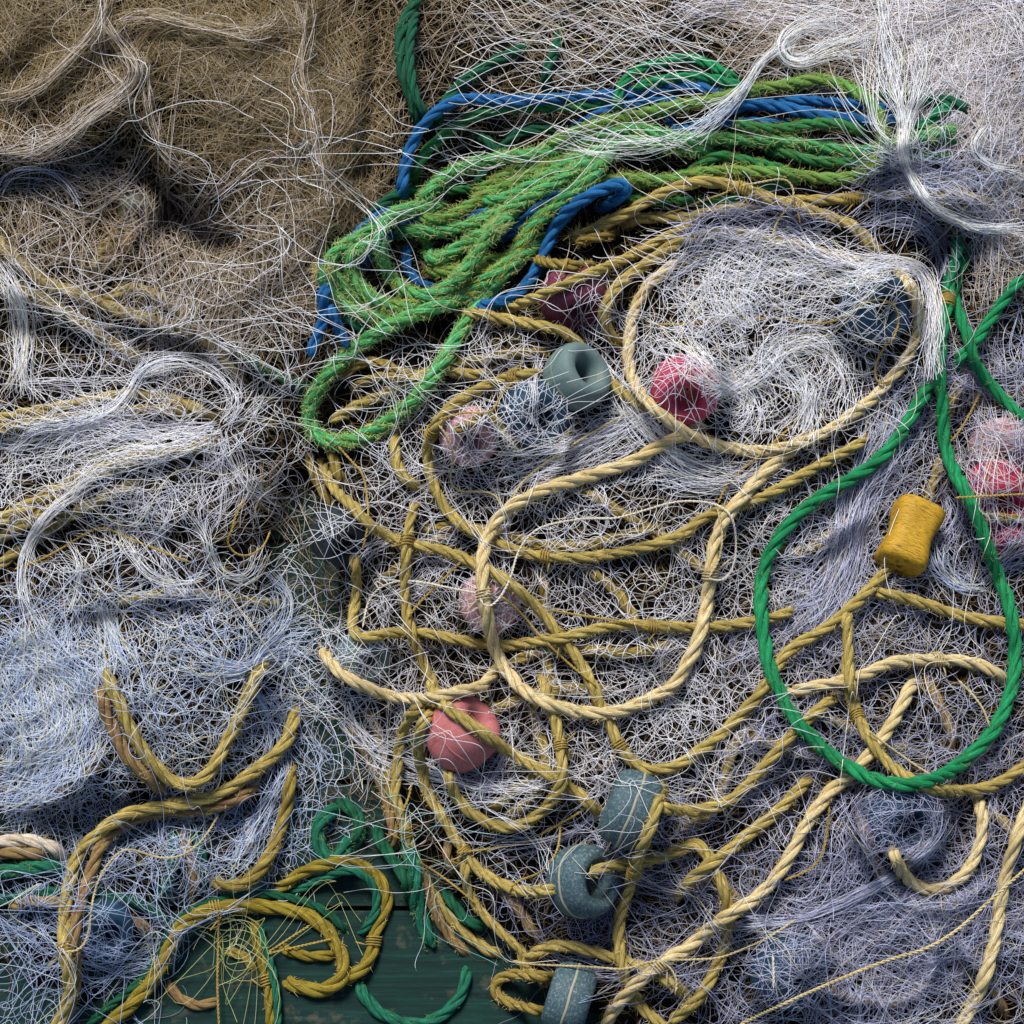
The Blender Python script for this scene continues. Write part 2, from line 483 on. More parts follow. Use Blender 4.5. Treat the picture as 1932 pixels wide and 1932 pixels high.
def ring_float(kind, cx, cy, dia, height, axis, label, hole=.30, lift=0.0, seam='pale', name='ring_float'):
    """fat ring of foam: outer diameter dia, thickness along its axis height (plan units); axis in picture terms (right, down, up at the viewer)"""
    Ro, hh = dia / 2 * PX * .93, height / 2 * PX * .93
    ri = Ro * hole
    rm, a = (Ro + ri) / 2, (Ro - ri) / 2
    n, k = 56, 28
    th = np.arange(n) * 2 * math.pi / n; ps = np.arange(k) * 2 * math.pi / k
    e = .86
    cp, sp = np.cos(ps), np.sin(ps)
    rad = rm + a * np.sign(cp) * np.abs(cp) ** e
    zz = hh * np.sign(sp) * np.abs(sp) ** e
    lump = 1 + .012 * np.sin(3 * th + RNG.uniform(0, 6)) + .008 * np.sin(5 * th + RNG.uniform(0, 6))
    v = np.stack([rad[None] * np.cos(th)[:, None] * lump[:, None], rad[None] * np.sin(th)[:, None] * lump[:, None], np.broadcast_to(zz, (n, k))], -1)
    def ring_faces(n, k, off=0):
        idx = np.arange(n * k).reshape(n, k)
        return np.stack([idx, np.roll(idx, -1, 0), np.roll(np.roll(idx, -1, 0), -1, 1), np.roll(idx, -1, 1)], -1).reshape(-1, 4)
    ax = axis[0] * CAM_R - axis[1] * CAM_U - axis[2] * CAM_F
    ax = ax / np.linalg.norm(ax)
    u = np.cross(ax, [0.13, .9, .2]); u /= np.linalg.norm(u); vv = np.cross(ax, u)
    B = np.stack([u, vv, ax], 0)
    pt = v.reshape(-1, 3) @ B
    low = pt[:, 2].min()
    foot = np.array([[cx, cy]]) + np.array([[dx, dy] for dx in (-35, 0, 35) for dy in (-35, 0, 35)]) * dia / 140
    z = float(np.median(look(H, foot))) - low * .80 + lift
    org = w(np.array([[cx, cy]]), np.array([z]))[0]
    o = make_mesh(name, [(pt + org, ring_faces(n, k))], FLOAT[kind], origin=org)
    # raised moulding line round the outside
    ks = 8; pq = np.arange(ks) * 2 * math.pi / ks
    sw = 2.6 * PX
    sr = Ro * lump[:, None] * .998 + sw * .55 * np.cos(pq)[None]
    sv = np.stack([sr * np.cos(th)[:, None], sr * np.sin(th)[:, None], np.broadcast_to(sw * np.sin(pq), (n, ks)) + (.6 * PX * np.sin(7 * th + 1))[:, None]], -1).reshape(-1, 3) @ B
    make_mesh('moulding_seam', [(sv + org, ring_faces(n, ks))], SEAM[seam] if seam in SEAM else FLOAT[kind], o)
    tag(o, label, 'float', 'ring floats in the nets')
    # the float takes its place in the height map
    wp = pt + org
    top = wp[wp[:, 2] > z - .2 * Ro]
    d = top - CAM_P
    kf = d @ CAM_F
    sx = (d @ CAM_R) / kf / HALF * 966 + 966; sy = -(d @ CAM_U) / kf / HALF * 966 + 966
    for dx in (-1, 0, 1):
        for dy in (-1, 0, 1):
            jx = np.rint((sx - G0) / GS).astype(int) + dx; jy = np.rint((sy - G0) / GS).astype(int) + dy
            ok = (jx >= 0) & (jx < NG) & (jy >= 0) & (jy < NG)
            np.maximum.at(H, (jy[ok], jx[ok]), top[ok, 2])
    return o

# ---- nets
def field(amp, length, seed, n=7):
    g = np.random.default_rng(seed)
    k = g.normal(0, 1, (n, 2)); k /= np.linalg.norm(k, axis=1, keepdims=True)
    k *= (2 * math.pi / (length * g.uniform(.6, 1.8, n)))[:, None]
    ph = g.uniform(0, 6.28, (n, 2)); a = g.normal(0, 1, (n, 2)) * amp * 1.4 / math.sqrt(n)
    def fn(p):
        q = p[..., 0:1] * k[:, 0] + p[..., 1:2] * k[:, 1]
        return np.stack([(a[:, 0] * np.sin(q + ph[:, 0])).sum(-1), (a[:, 1] * np.sin(q + ph[:, 1])).sum(-1)], -1)
    return fn
def inside(p, poly):
    x, y = p[..., 0], p[..., 1]
    r = np.zeros(x.shape, bool)
    q = np.array(poly, float); j = len(q) - 1
    for i in range(len(q)):
        c = ((q[i, 1] > y) != (q[j, 1] > y)) & (x < (q[j, 0] - q[i, 0]) * (y - q[i, 1]) / (q[j, 1] - q[i, 1] + 1e-9) + q[i, 0])
        r ^= c; j = i
    return r

def meshes(sh, poly, dens, rad, thick, jitf, edge, gap, lo, hi, ctr, lay_down, parts, tints):
    """a knotted sheet of netting, crumpled: two crossing families of twine"""
    ang, cu, cv = sh['ang'], sh['cu'], sh['cv']
    for rep in range(sh.get('n', 1)):
        seed = int(RNG.integers(1e6))
        a = R(ang + RNG.normal(0, sh.get('dang', 12)))
        span = np.hypot(*(hi - lo)) / 2 + 2 * sh.get('warp', 20)
        I, J = int(span * 2 / cu) + 30, int(span * 2 / cv) + 30
        if I * J > 400000: raise ValueError('net too fine')
        uu, vv = np.meshgrid(np.arange(I) - I / 2, np.arange(J) - J / 2, indexing='ij')
        jit = sh.get('jit', .3)
        q = np.stack([uu * cu, vv * cv], -1) + RNG.normal(0, 1, (I, J, 2)) * np.array([cu, cv]) * jit
        ca, sa = math.cos(a), math.sin(a)
        P = np.stack([q[..., 0] * ca - q[..., 1] * sa, q[..., 0] * sa + q[..., 1] * ca], -1) + ctr
        P = P + field(sh.get('curl', 6), 48, seed + 7)(P) + field(sh.get('warp', 20), sh.get('wlen', 160), seed)(P) + field(sh.get('warp', 20) * .35, sh.get('wlen', 160) * .35, seed + 1)(P)
        E = sh.get('run', 9)
        # the two crossing families of twine, cut into runs of E meshes
        for fam in (1, -1):
            i0, j0 = np.meshgrid(np.arange(1, I - E - 2, E), np.arange(E + 2, J - E - 2), indexing='ij')
            i0, j0 = i0.ravel(), j0.ravel()
            kk = np.arange(-1, E + 2)
            nod = P[i0[:, None] + kk, np.clip(j0[:, None] + fam * kk, 0, J - 1)]
            ns = sh.get('sub', 5)
            us = np.linspace(0, 1, ns, endpoint=False)
            pc = []
            for e in range(E):
                A, B_, C, D_ = (nod[:, e + m, None, :] for m in range(4))
                u = us[None, :, None]
                pc.append(.5 * (2 * B_ + (C - A) * u + (2 * A - 5 * B_ + 4 * C - D_) * u ** 2 + (3 * B_ - A - 3 * C + D_) * u ** 3))
            pc.append(nod[:, E + 1][:, None, :])
            xy = np.concatenate(pc, 1)
            mid = xy[:, xy.shape[1] // 2]
            ok = inside(mid + jitf(mid) + RNG.normal(0, edge * .4, mid.shape), sh.get('poly', poly))
            ok &= (mid[:, 0] > -60) & (mid[:, 0] < 1992) & (mid[:, 1] > -60) & (mid[:, 1] < 1992)
            if gap is not None: ok &= ~gap(mid)
            pk = np.clip(.5 + .9 * field(.5, 150, seed + 5)(mid)[:, 0], .06, 1.15)   # thin and thick places
            ok &= RNG.random(len(mid)) < (1 - sh.get('drop', .1)) * min(1, sh.get('dens', dens) * 1.7) * (pk if sh.get('patchy', False) else 1)
            xy = xy[ok]
            if not len(xy): continue
            # small slack waves
            wob = RNG.normal(0, 1, (len(xy), xy.shape[1], 2)); wob = gauss(wob, 1.6, 1) * sh.get('slack', 3.0)
            xy = gauss(xy + wob, 1.3, 1)
            th = sh.get('thick', thick)
            z0 = th * (.5 + .5 * np.clip(field(.6, 130, seed + 2)(mid[ok])[:, 0], -1, 1)) * RNG.uniform(.3, 1, len(xy))
            zo = z0[:, None] + gauss(RNG.normal(0, 1, xy.shape[:2]), 2.0, 1) * th * .35
            rr = 1.1 * sh.get('rad', rad) * PX * RNG.uniform(.8, 1.2, len(xy))
            parts.append(lay_down(xy, np.maximum(zo, 0), rr, None))
            tints.append(np.repeat(np.clip(RNG.normal(sh.get('tint', .5), .27, len(xy)), 0, 1), xy.shape[1] * 3))

AREA = (GX > -60) & (GX < 1992) & (GY > -60) & (GY < 1992)
def curls(sh, poly, dens, rad, thick, jitf, edge, gap, lo, hi, ctr, lay_down, parts, tints):
    """slack filaments of a crumpled net: long sinuous strands, thick on the ground in some places and thin in others"""
    poly = sh.get('poly', poly)
    area = float((inside(np.stack([GX, GY], -1).astype(float), poly) & AREA).sum()) * GS * GS
    rr0 = 1.08 * sh.get('rad', rad)
    half = math.atan2(sh['cv'], sh['cu'])
    streak = sh['cu'] / sh['cv'] > 2.8
    for rep in range(sh.get('n', 1)):
        seed = int(RNG.integers(1e6))
        Lm = 240 if streak else 230
        cov = sh.get('cov', .085) * sh.get('dens', dens) / .42 * (1 - sh.get('drop', .1))
        n = int(cov * area / (Lm * 2 * rr0))
        p0 = RNG.uniform(lo, hi, (n * 3, 2))
        p0 = p0[inside(p0 + jitf(p0) + RNG.normal(0, edge * .4, p0.shape), poly)]
        p0 = p0[(p0 > -60).all(1) & (p0 < 1992).all(1)]
        pk = np.clip(.5 + .9 * field(.5, 150, seed + 5)(p0)[:, 0], .05, 1.2)
        p0 = p0[RNG.random(len(p0)) < pk * .8][:n]
        if gap is not None: p0 = p0[~gap(p0)]
        n = len(p0)
        if not n: continue
        m = 44
        st = RNG.uniform(.6, 1.6, n)[:, None] * Lm / m
        fam = RNG.choice([-1, 1], n)
        th0 = R(sh['ang']) + fam * half + RNG.normal(0, R(sh.get('dang', 12)) + (.08 if streak else .35), n) + field(.5, 260, seed)(p0)[:, 0] + RNG.normal(0, R(sh.get('dang', 12)) * .6)
        cl = 4.0 if not streak else 4.0                      # samples over which the heading holds
        hn = gauss(RNG.normal(0, 1, (n, m)), cl, 1) * math.sqrt(2 * math.sqrt(math.pi) * cl)
        slow = gauss(RNG.normal(0, 1, (n, m)), 9, 1) * math.sqrt(2 * math.sqrt(math.pi) * 9)
        th = th0[:, None] + hn * sh.get('wiggle', .20 if streak else .40) + slow * (.25 if streak else .95)
        d = np.stack([np.cos(th), np.sin(th)], -1) * st[..., None]
        xy = np.cumsum(d, 1); xy = p0[:, None, :] + xy - xy[:, m // 2:m // 2 + 1]
        tk = sh.get('thick', thick)
        z0 = tk * (.5 + .5 * np.clip(field(.6, 130, seed + 2)(p0)[:, 0], -1, 1)) * RNG.uniform(.2, 1, n)
        zo = z0[:, None] + gauss(RNG.normal(0, 1, (n, m)), 3.0, 1) * tk * .5
        rr = rr0 * PX * RNG.uniform(.75, 1.2, n)
        parts.append(lay_down(xy, np.maximum(zo, 0), rr, None))
        tints.append(np.repeat(np.clip(RNG.normal(sh.get('tint', .5), .27, n), 0, 1), m * 3))

def net(label, mat, poly, sheets=(), streams=(), thick=.010, rad=.55, rise=.6, dens=.42, name='fishing_net', cat='fishing net', kind=None, edge=22, gap=None, group=None):
    global H
    Hs = np.maximum(blur(dilate(H, 1), 2.2), H + .0006)
    lo = np.array(poly, float).min(0); hi = np.array(poly, float).max(0); ctr = (lo + hi) / 2
    cx, cy = ctr
    root = bpy.data.objects.new(name, None); col.objects.link(root)
    root.location = w(np.array([ctr]), look(H, ctr[None]))[0]
    root.empty_display_size = .02
    tag(root, label, cat, group, kind)
    parts, tints = [], []
    jitf = field(edge, 90, int(RNG.integers(1e6)))
    def lay_down(xy, zo, rr, tint):
        z = look(Hs, xy) + zo + np.asarray(rr).reshape(-1, 1)
        p = w(xy, z)
        return tubes(p, np.broadcast_to((rr if np.ndim(rr) else np.array([rr])).reshape(-1, 1), xy.shape[:2]), 3)
    for sh in sheets:
        (meshes if sh.get('mesh') else curls)(sh, poly, dens, rad, thick, jitf, edge, gap, lo, hi, ctr, lay_down, parts, tints)
    if parts:
        make_mesh('netting', parts, NET[mat], root, {'tint': np.concatenate(tints)})
    folds = []
    for st in streams:
        c2 = spline(st['p'], 7.0)
        n = max(8, int(st.get('n', 40) * (st.get('dens', dens) * 1.0)))
        m0 = len(c2)
        tg = np.gradient(c2, axis=0); tg /= np.linalg.norm(tg, axis=1, keepdims=True)
        nr = np.stack([-tg[:, 1], tg[:, 0]], 1)
        wd = np.asarray(st['w'], float)
        wd = np.interp(np.linspace(0, 1, m0), np.linspace(0, 1, len(wd)), wd) if wd.ndim else np.full(m0, float(wd))
        frac = st.get('frac', (.5, 1.0))
        L = max(8, int(m0 * frac[1]))
        mm = min(m0, L)
        cnt = n
        Ls = RNG.uniform(frac[0], frac[1], cnt) * (m0 - 1)
        st0 = RNG.random(cnt) * (m0 - 1 - Ls)
        npt = max(10, int(mm * .9))
        u = np.linspace(0, 1, npt)
        tt = st0[:, None] + Ls[:, None] * u
        ii = np.clip(tt.astype(int), 0, m0 - 2); fr = (tt - ii)[..., None]
        base = c2[ii] * (1 - fr) + c2[ii + 1] * fr
        nrm = nr[ii] * (1 - fr) + nr[ii + 1] * fr
        wdt = wd[ii] * (1 - fr[..., 0]) + wd[ii + 1] * fr[..., 0]
        off = np.clip(RNG.normal(0, .30, (cnt, 1)), -.6, .6)
        me = st.get('meander', .25)
        noi = gauss(RNG.normal(0, 1, (cnt, npt)), st.get('mlen', 5.0), 1) * math.sqrt(2 * math.sqrt(math.pi) * st.get('mlen', 5.0))
        noi2 = gauss(RNG.normal(0, 1, (cnt, npt, 2)), 2.0, 1) * st.get('curl', 1.5)
        xy = base + nrm * (wdt * (off + me * .5 * noi))[..., None] + noi2
        th = st.get('thick', .012)
        o2 = np.clip(1 - (off / .6) ** 2, 0, 1)
        zo = o2 * th * RNG.uniform(.0, 1, (cnt, 1)) + np.abs(gauss(RNG.normal(0, 1, (cnt, npt)), 3.0, 1)) * th * .5 + st.get('lift', 0)
        rr = 1.05 * st.get('rad', rad) * PX * RNG.uniform(.75, 1.2, cnt)
        v, f = lay_down(xy, zo, rr, None)
        tint = np.repeat(np.clip(RNG.normal(st.get('tint', .65), .25, cnt), 0, 1), npt * 3)
        fo = make_mesh('gathered_fold', [(v, f)], NET[st.get('mat', mat)], root, {'tint': tint})
        if st.get('bands'):
            vs = []
            for b_ in range(st['bands']):
                ib = int((b_ + .5 + RNG.uniform(-.2, .2)) / st['bands'] * (m0 - 1))
                for q_ in range(7):
                    uu = np.linspace(-.42, .42, 9)
                    line = c2[ib] + nr[ib] * (uu * wd[ib])[:, None] + tg[ib] * (RNG.normal(0, 2.2) + 2.0 * np.sin(uu * 5 + RNG.uniform(0, 6)))[:, None]
                    vs.append(line)
            vs = np.array(vs)
            uu = np.linspace(-1, 1, 9)
            v, f = lay_down(vs, np.broadcast_to((.9 * th * (1 - uu ** 2))[None], vs.shape[:2]), np.full(len(vs), .8 * PX), None)
            make_mesh('knot_band', [(v, f)], NET['brown'], fo, {'tint': np.repeat(RNG.uniform(0, .35, len(vs)), 27)})
    if rise:
        mk = blur(inside(np.stack([GX, GY], -1).astype(float), poly).astype(float), 4)
        H = H + mk * thick * rise
    return root

# ------------------------------------------------------------------ setting: painted deck and the shade-black heap core
def deck():
    m, nt, b = mat_new('painted_boards', .8, .2)
    tc = node(nt, 'ShaderNodeTexCoord')
    mp = node(nt, 'ShaderNodeMapping'); mp.inputs['Scale'].default_value = (9, 150, 1)
    nt.links.new(tc.outputs['Object'], mp.inputs[0])
    n1 = node(nt, 'ShaderNodeTexNoise', Scale=1.0, Detail=5.0, Roughness=.7)
    nt.links.new(mp.outputs[0], n1.inputs['Vector'])
    n2 = node(nt, 'ShaderNodeTexNoise', Scale=26.0, Detail=6.0, Roughness=.7)
    nt.links.new(tc.outputs['Object'], n2.inputs['Vector'])
    mx = node(nt, 'ShaderNodeMix', data_type='RGBA')
    nt.links.new(ramp(nt, n2.outputs['Fac'], [(.56, (0, 0, 0)), (.63, (.8, .8, .8))]), mx.inputs[0])
    nt.links.new(ramp(nt, n1.outputs['Fac'], [(.3, (.002, .010, .009)), (.55, (.004, .026, .021)), (.75, (.010, .055, .043))]), mx.inputs[6])
    nt.links.new(ramp(nt, n1.outputs['Fac'], [(.35, (.012, .03, .024)), (.6, (.07, .065, .045))]), mx.inputs[7])
    nt.links.new(mx.outputs[2], b.inputs['Base Color'])
    bp = node(nt, 'ShaderNodeBump', Strength=.5, Distance=.002)
    nt.links.new(n1.outputs['Fac'], bp.inputs['Height']); nt.links.new(bp.outputs[0], b.inputs['Normal'])
    vs, fs = [], []
    y, k = -1.6, 0
    while y < 1.8:
        h = .118
        for z in (-.03, 0.0):
            for dx, dy in ((-2, 0), (2, 0), (2, h), (-2, h)):
                vs.append((dx, y + dy, z + (0.0 if z < 0 else .0015 * math.sin(k * 2.3))))
        o = len(vs) - 8
        for f in ((4, 5, 6, 7), (0, 3, 2, 1), (0, 1, 5, 4), (1, 2, 6, 5), (2, 3, 7, 6), (3, 0, 4, 7)):
            fs.append([o + i for i in f])
        y += h + .005; k += 1
    o = make_mesh('wooden_deck', [(np.array(vs, float), np.array(fs))], m, origin=(0, 0, 0))
    o.data.polygons.foreach_set('use_smooth', np.zeros(len(fs), bool))
    tag(o, 'green painted wooden deck boards under the heap', 'deck', kind='structure')
deck()

def heap():
    m, nt, b = mat_new('gap_shade_black', .95, .05)
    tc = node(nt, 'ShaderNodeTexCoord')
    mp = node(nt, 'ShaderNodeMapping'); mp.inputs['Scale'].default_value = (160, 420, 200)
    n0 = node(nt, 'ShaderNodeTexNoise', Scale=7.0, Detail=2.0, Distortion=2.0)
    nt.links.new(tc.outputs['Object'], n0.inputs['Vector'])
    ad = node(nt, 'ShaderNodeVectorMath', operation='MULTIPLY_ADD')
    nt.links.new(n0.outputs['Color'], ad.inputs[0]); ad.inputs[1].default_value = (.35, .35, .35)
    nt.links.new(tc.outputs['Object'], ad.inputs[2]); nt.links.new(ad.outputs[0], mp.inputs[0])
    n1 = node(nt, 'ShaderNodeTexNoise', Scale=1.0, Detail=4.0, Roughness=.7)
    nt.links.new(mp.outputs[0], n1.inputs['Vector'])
    nt.links.new(ramp(nt, n1.outputs['Fac'], [(.35, (.003, .003, .004)), (.6, (.012, .010, .008)), (.8, (.035, .028, .02))]), b.inputs['Base Color'])  # near-black colour stands in for the shade deep between the filaments
    bp = node(nt, 'ShaderNodeBump', Strength=1.0, Distance=.004)
    nt.links.new(n1.outputs['Fac'], bp.inputs['Height']); nt.links.new(bp.outputs[0], b.inputs['Normal'])
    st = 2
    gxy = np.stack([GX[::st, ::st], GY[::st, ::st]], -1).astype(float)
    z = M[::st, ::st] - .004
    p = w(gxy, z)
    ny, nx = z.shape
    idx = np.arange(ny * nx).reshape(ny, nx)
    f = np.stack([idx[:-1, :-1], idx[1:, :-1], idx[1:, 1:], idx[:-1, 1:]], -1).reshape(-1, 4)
    o = make_mesh('shade_black_net_core', [(p.reshape(-1, 3), f)], m, origin=w(np.array([[966., 966.]]), np.array([0.]))[0])
    tag(o, 'packed netting core, coloured near black for the shade in the gaps', 'netting', kind='stuff')
heap()

# ================================================================== stage 1: deep ropes and nets
P_BROWN = [(-70, -70), (790, -70), (780, 200), (760, 380), (690, 460), (630, 620), (600, 720), (420, 690), (250, 560), (-70, 600)]
P_TOP = [(700, -70), (1500, -70), (1500, 110), (1240, 150), (1000, 330), (800, 420), (740, 300)]
P_RIGHT = [(1330, -70), (2000, -70), (2000, 580), (1850, 520), (1780, 400), (1650, 330), (1480, 170)]
P_LEFT = [(-70, 560), (330, 560), (560, 720), (560, 900), (540, 1100), (300, 1180), (-70, 1120)]
P_LOW = [(-70, 1080), (250, 1120), (560, 1080), (640, 1250), (650, 1450), (590, 1640), (420, 1700), (150, 1620), (-70, 1560)]
P_MID = [(700, 760), (850, 660), (1030, 560), (1180, 560), (1230, 760), (1450, 860), (1720, 700), (1760, 800), (1680, 1000), (1620, 1290), (1450, 1420), (1230, 1540), (1080, 1580), (840, 1520), (700, 1420), (610, 1260), (640, 1080), (640, 900)]
P_DOME = [(1140, 520), (1270, 470), (1460, 420), (1700, 490), (1750, 560), (1710, 690), (1600, 800), (1450, 845), (1280, 800), (1190, 700), (1150, 620)]
P_EDGE = [(1700, 700), (1780, 560), (2000, 600), (2000, 1420), (1850, 1480), (1620, 1440), (1470, 1330), (1450, 1080), (1560, 920)]
P_BR = [(1130, 1560), (1300, 1480), (1480, 1330), (1640, 1380), (2000, 1400), (2000, 2000), (1320, 2000), (1320, 1880), (1050, 1800), (900, 1700), (1040, 1600)]
P_BL = [(-70, 1480), (220, 1480), (380, 1500), (420, 1640), (330, 1780), (260, 1860), (220, 2000), (-70, 2000)]

net('brown filler netting under all the ropes, tinted darker as shade of depth', 'brown',
    [(-70, -70), (2000, -70), (2000, 2000), (1250, 2000), (1000, 1800), (760, 1640), (700, 1480), (560, 1560), (430, 1680), (200, 1700), (-70, 1900)],
    [dict(ang=20, cu=70, cv=26, warp=60, wlen=200, n=3, tint=.15, dang=50), dict(ang=-40, cu=60, cv=24, warp=60, wlen=170, n=2, tint=.25, dang=50)],  # low tints put the shade of depth into the filament colour
    thick=.006, dens=.3, kind='stuff', name='buried_netting', cat='netting')

# left heap: doubled tan float lines under the nets
rope('tan', 27, t(0, 0, (-60, 1340), (0, 1380), (80, 1460), (180, 1530), (260, 1600), (400, 1650), (520, 1700), (650, 1750), (800, 1800), (950, 1840), (1060, 1870), (1200, 1910)), 'thick gold rope under brown net, running down from the left edge past mid height', dive='z', fuzz=.4)
rope('gold', 25, t(0, 0, (60, 1580), (130, 1630), (250, 1700), (380, 1780), (500, 1850), (600, 1932), (720, 1990), (860, 2060)), 'darker gold rope running below the thick one at upper left', dive='az', fuzz=.3)
rope('tan', 24, t(0, 0, (560, 1720), (620, 1690), (700, 1640), (800, 1635), (900, 1690), (1000, 1740), (1080, 1800), (1150, 1900), (1210, 1980)) + t(0, 1, (1270, 120), (1340, 190), (1400, 280)), 'tan rope arching over and down toward the coiled bundle, under loose net', dive='az', fuzz=.4)
rope('brown', 25, t(0, 0, (800, 1190), (790, 1240), (750, 1330), (680, 1400), (600, 1480), (540, 1560), (500, 1640)), 'short brown rope hanging from a dark hollow in the left nets', dive='az', fuzz=.3)
rope('gold', 21, t(0, 0, (690, 1290), (600, 1390), (540, 1490), (480, 1590)), 'thin gold rope beside the short brown rope in the hollow', dive='az')
rope('dkgreen', 26, t(0, 1, (1260, -60), (1330, 20), (1420, 110), (1550, 180), (1680, 240), (1800, 300)), 'dark green rope half buried in loose net left of the coil tip', dive='az')
rope('tan', 25, t(0, 1, (-120, 460), (0, 440), (150, 405), (300, 375), (450, 350), (600, 325), (750, 305), (900, 315), (1050, 355), (1150, 400), (1230, 460)), 'upper rope of the pair arching at left under white net', dive='z', fuzz=.3)
rope('gold', 23, t(0, 1, (-120, 500), (0, 495), (150, 465), (300, 438), (500, 420), (700, 395), (850, 385), (1000, 395), (1120, 440)), 'lower rope of the pair arching at left under white net', dive='z')
rope('tan', 31, t(0, 1, (-150, 1060), (0, 1010), (100, 965), (200, 910), (300, 860), (420, 800), (550, 735), (700, 680), (850, 640), (1000, 615), (1150, 590), (1260, 580)), 'thick tan rope climbing from left edge to the gathered white net', dive='z', fuzz=.4)
rope('gold', 27, t(0, 1, (-120, 1160), (0, 1110), (90, 1060), (200, 1000), (330, 930), (450, 862)), 'gold rope hugging the underside of the thick climbing rope', dive='z')
rope('tan', 25, t(0, 1, (-80, 1310), (0, 1260), (100, 1190), (250, 1090), (350, 1010), (450, 955), (550, 905), (700, 835), (840, 790)), 'tan rope climbing just below the thick pair at left', dive='z', fuzz=.3)
rope('gold', 23, t(0, 1, (650, 1480), (850, 1440), (1000, 1430), (1200, 1440), (1350, 1462), (1500, 1480), (1660, 1500)), 'gold rope lying level under the lower left white net', dive='az')
rope('brown', 27, t(0, 2, (100, 700), (170, 672), (300, 640), (400, 580), (500, 500), (560, 430), (600, 340)), 'brown rope deep under the bluish net at lower left', dive='az')
rope('dkgreen', 24, t(0, 2, (920, 760), (970, 840), (990, 950), (965, 1100), (900, 1210), (840, 1290)), 'dark green rope curving down behind the tan strands, bottom left', dive='az')
rope('dkgreen', 20, t(0, 2, (1080, 770), (1110, 860), (1145, 980), (1150, 1100), (1150, 1230)), 'straight dark green rope hanging beside a tan one at lower left', dive='az')
rope('brown', 20, t(0, 2, (1000, 760), (1040, 870), (1085, 1000), (1108, 1120), (1090, 1250)), 'brown rope hanging upright between two dark green ropes', dive='az', fuzz=.3)
rope('gold', 22, t(0, 2, (1400, 700), (1415, 800), (1420, 900), (1405, 1010)), 'short upright gold rope inside the hook of the lower left rope', dive='az')
rope('dkgreen', 25, t(0, 2, (-120, 1260), (0, 1235), (150, 1205), (300, 1190), (480, 1190), (620, 1215), (750, 1240), (850, 1280), (930, 1350), (960, 1450)), 'dark green rope crossing behind the brown pair at bottom left', dive='z')
rope('brown', 24, t(0, 2, (20, 1290), (100, 1255), (200, 1235), (330, 1250), (540, 1270), (650, 1305), (780, 1360), (860, 1415), (880, 1470)), 'weathered brown rope below the dark green one at bottom left', dive='az', fuzz=.3)

# tan ropes under the coil
rope('gold', 22, t(1, 1, (-20, 230), (60, 150), (150, 112), (250, 130), (340, 175), (420, 200), (520, 165), (620, 130), (760, 110), (900, 80), (1050, 68), (1200, 60)), 'gold rope inside the hanging green loop, topmost of three', dive='az', fuzz=.4)
rope('tan', 23, t(1, 1, (-60, 460), (0, 420), (100, 362), (220, 310), (350, 242), (480, 185), (600, 165), (760, 190), (900, 160)), 'tan rope crossing the hanging green loop, lowest of three', dive='z', fuzz=.4)
rope('gold', 19, t(1, 1, (40, 290), (140, 220), (250, 195), (360, 215), (480, 195)), 'thin gold rope between the two crossing the hanging green loop', dive='az')
rope('gold', 23, t(0, 1, (1860, 560), (1880, 640), (1910, 740), (1960, 850)), 'short gold rope hanging in the dark gap below the green loop', dive='az')
rope('gold', 21, t(0, 1, (1745, 610), (1770, 740), (1830, 860), (1880, 930), (1900, 1010)), 'gold rope slanting into the dark gap above the black float', dive='az')

# floats that lie deep
ring_float('black', 640, 1012, 120, 84, (.5, .5, .7), 'black ring float in the dark gap between the heaps', seam='none', lift=.02)
ring_float('navy', 1010, 782, 140, 90, (.3, .3, .9), 'dark blue float under dense white net beside the grey green one', seam='none')
ring_float('dusty', 885, 822, 120, 80, (.2, .5, .8), 'faded dusty pink float veiled by net inside a rope bend', seam='none')
ring_float('maroon', 1082, 562, 140, 90, (.2, .8, .5), 'maroon float under the ropes, right of the green coil', seam='none')
ring_float('navy', 1652, 580, 150, 95, (.5, .2, .8), 'dark float under the net inside the right side of the big rope ring', seam='none')
ring_float('dusty', 925, 1135, 120, 80, (.3, .4, .8), 'pink float under dense white net behind the pale rope ring', seam='none')
ring_float('grey', 685, 1240, 105, 80, (.5, .3, .8), 'grey float under white net at left end of a level rope', seam='none')
ring_float('dusty', 1888, 848, 130, 84, (.2, .7, .7), 'pale pink float under lilac net at the right edge, upper', seam='none')
ring_float('crimson', 1876, 925, 130, 84, (.1, .8, .6), 'crimson float right of the green rope, under lilac net', seam='none')
ring_float('crimson', 1905, 1010, 110, 74, (.1, .8, .5), 'lowest crimson float at right edge, mostly hidden', seam='none')
ring_float('navy', 1700, 1545, 150, 95, (.3, .3, .9), 'dark blue float just below the bottom of the green rope loop', seam='none')
ring_float('navy', 1490, 1830, 150, 95, (.6, .3, .7), 'dark blue float under lilac net near the bottom edge', seam='none')
ring_float('navy', 195, 1752, 120, 80, (.4, .3, .8), 'blue float deep under net between brown ropes, bottom left', seam='none')
ring_float('grey', 258, 398, 80, 60, (.3, .6, .7), 'small grey float end above a brown rope in the upper left hollow', seam='none', lift=.01)

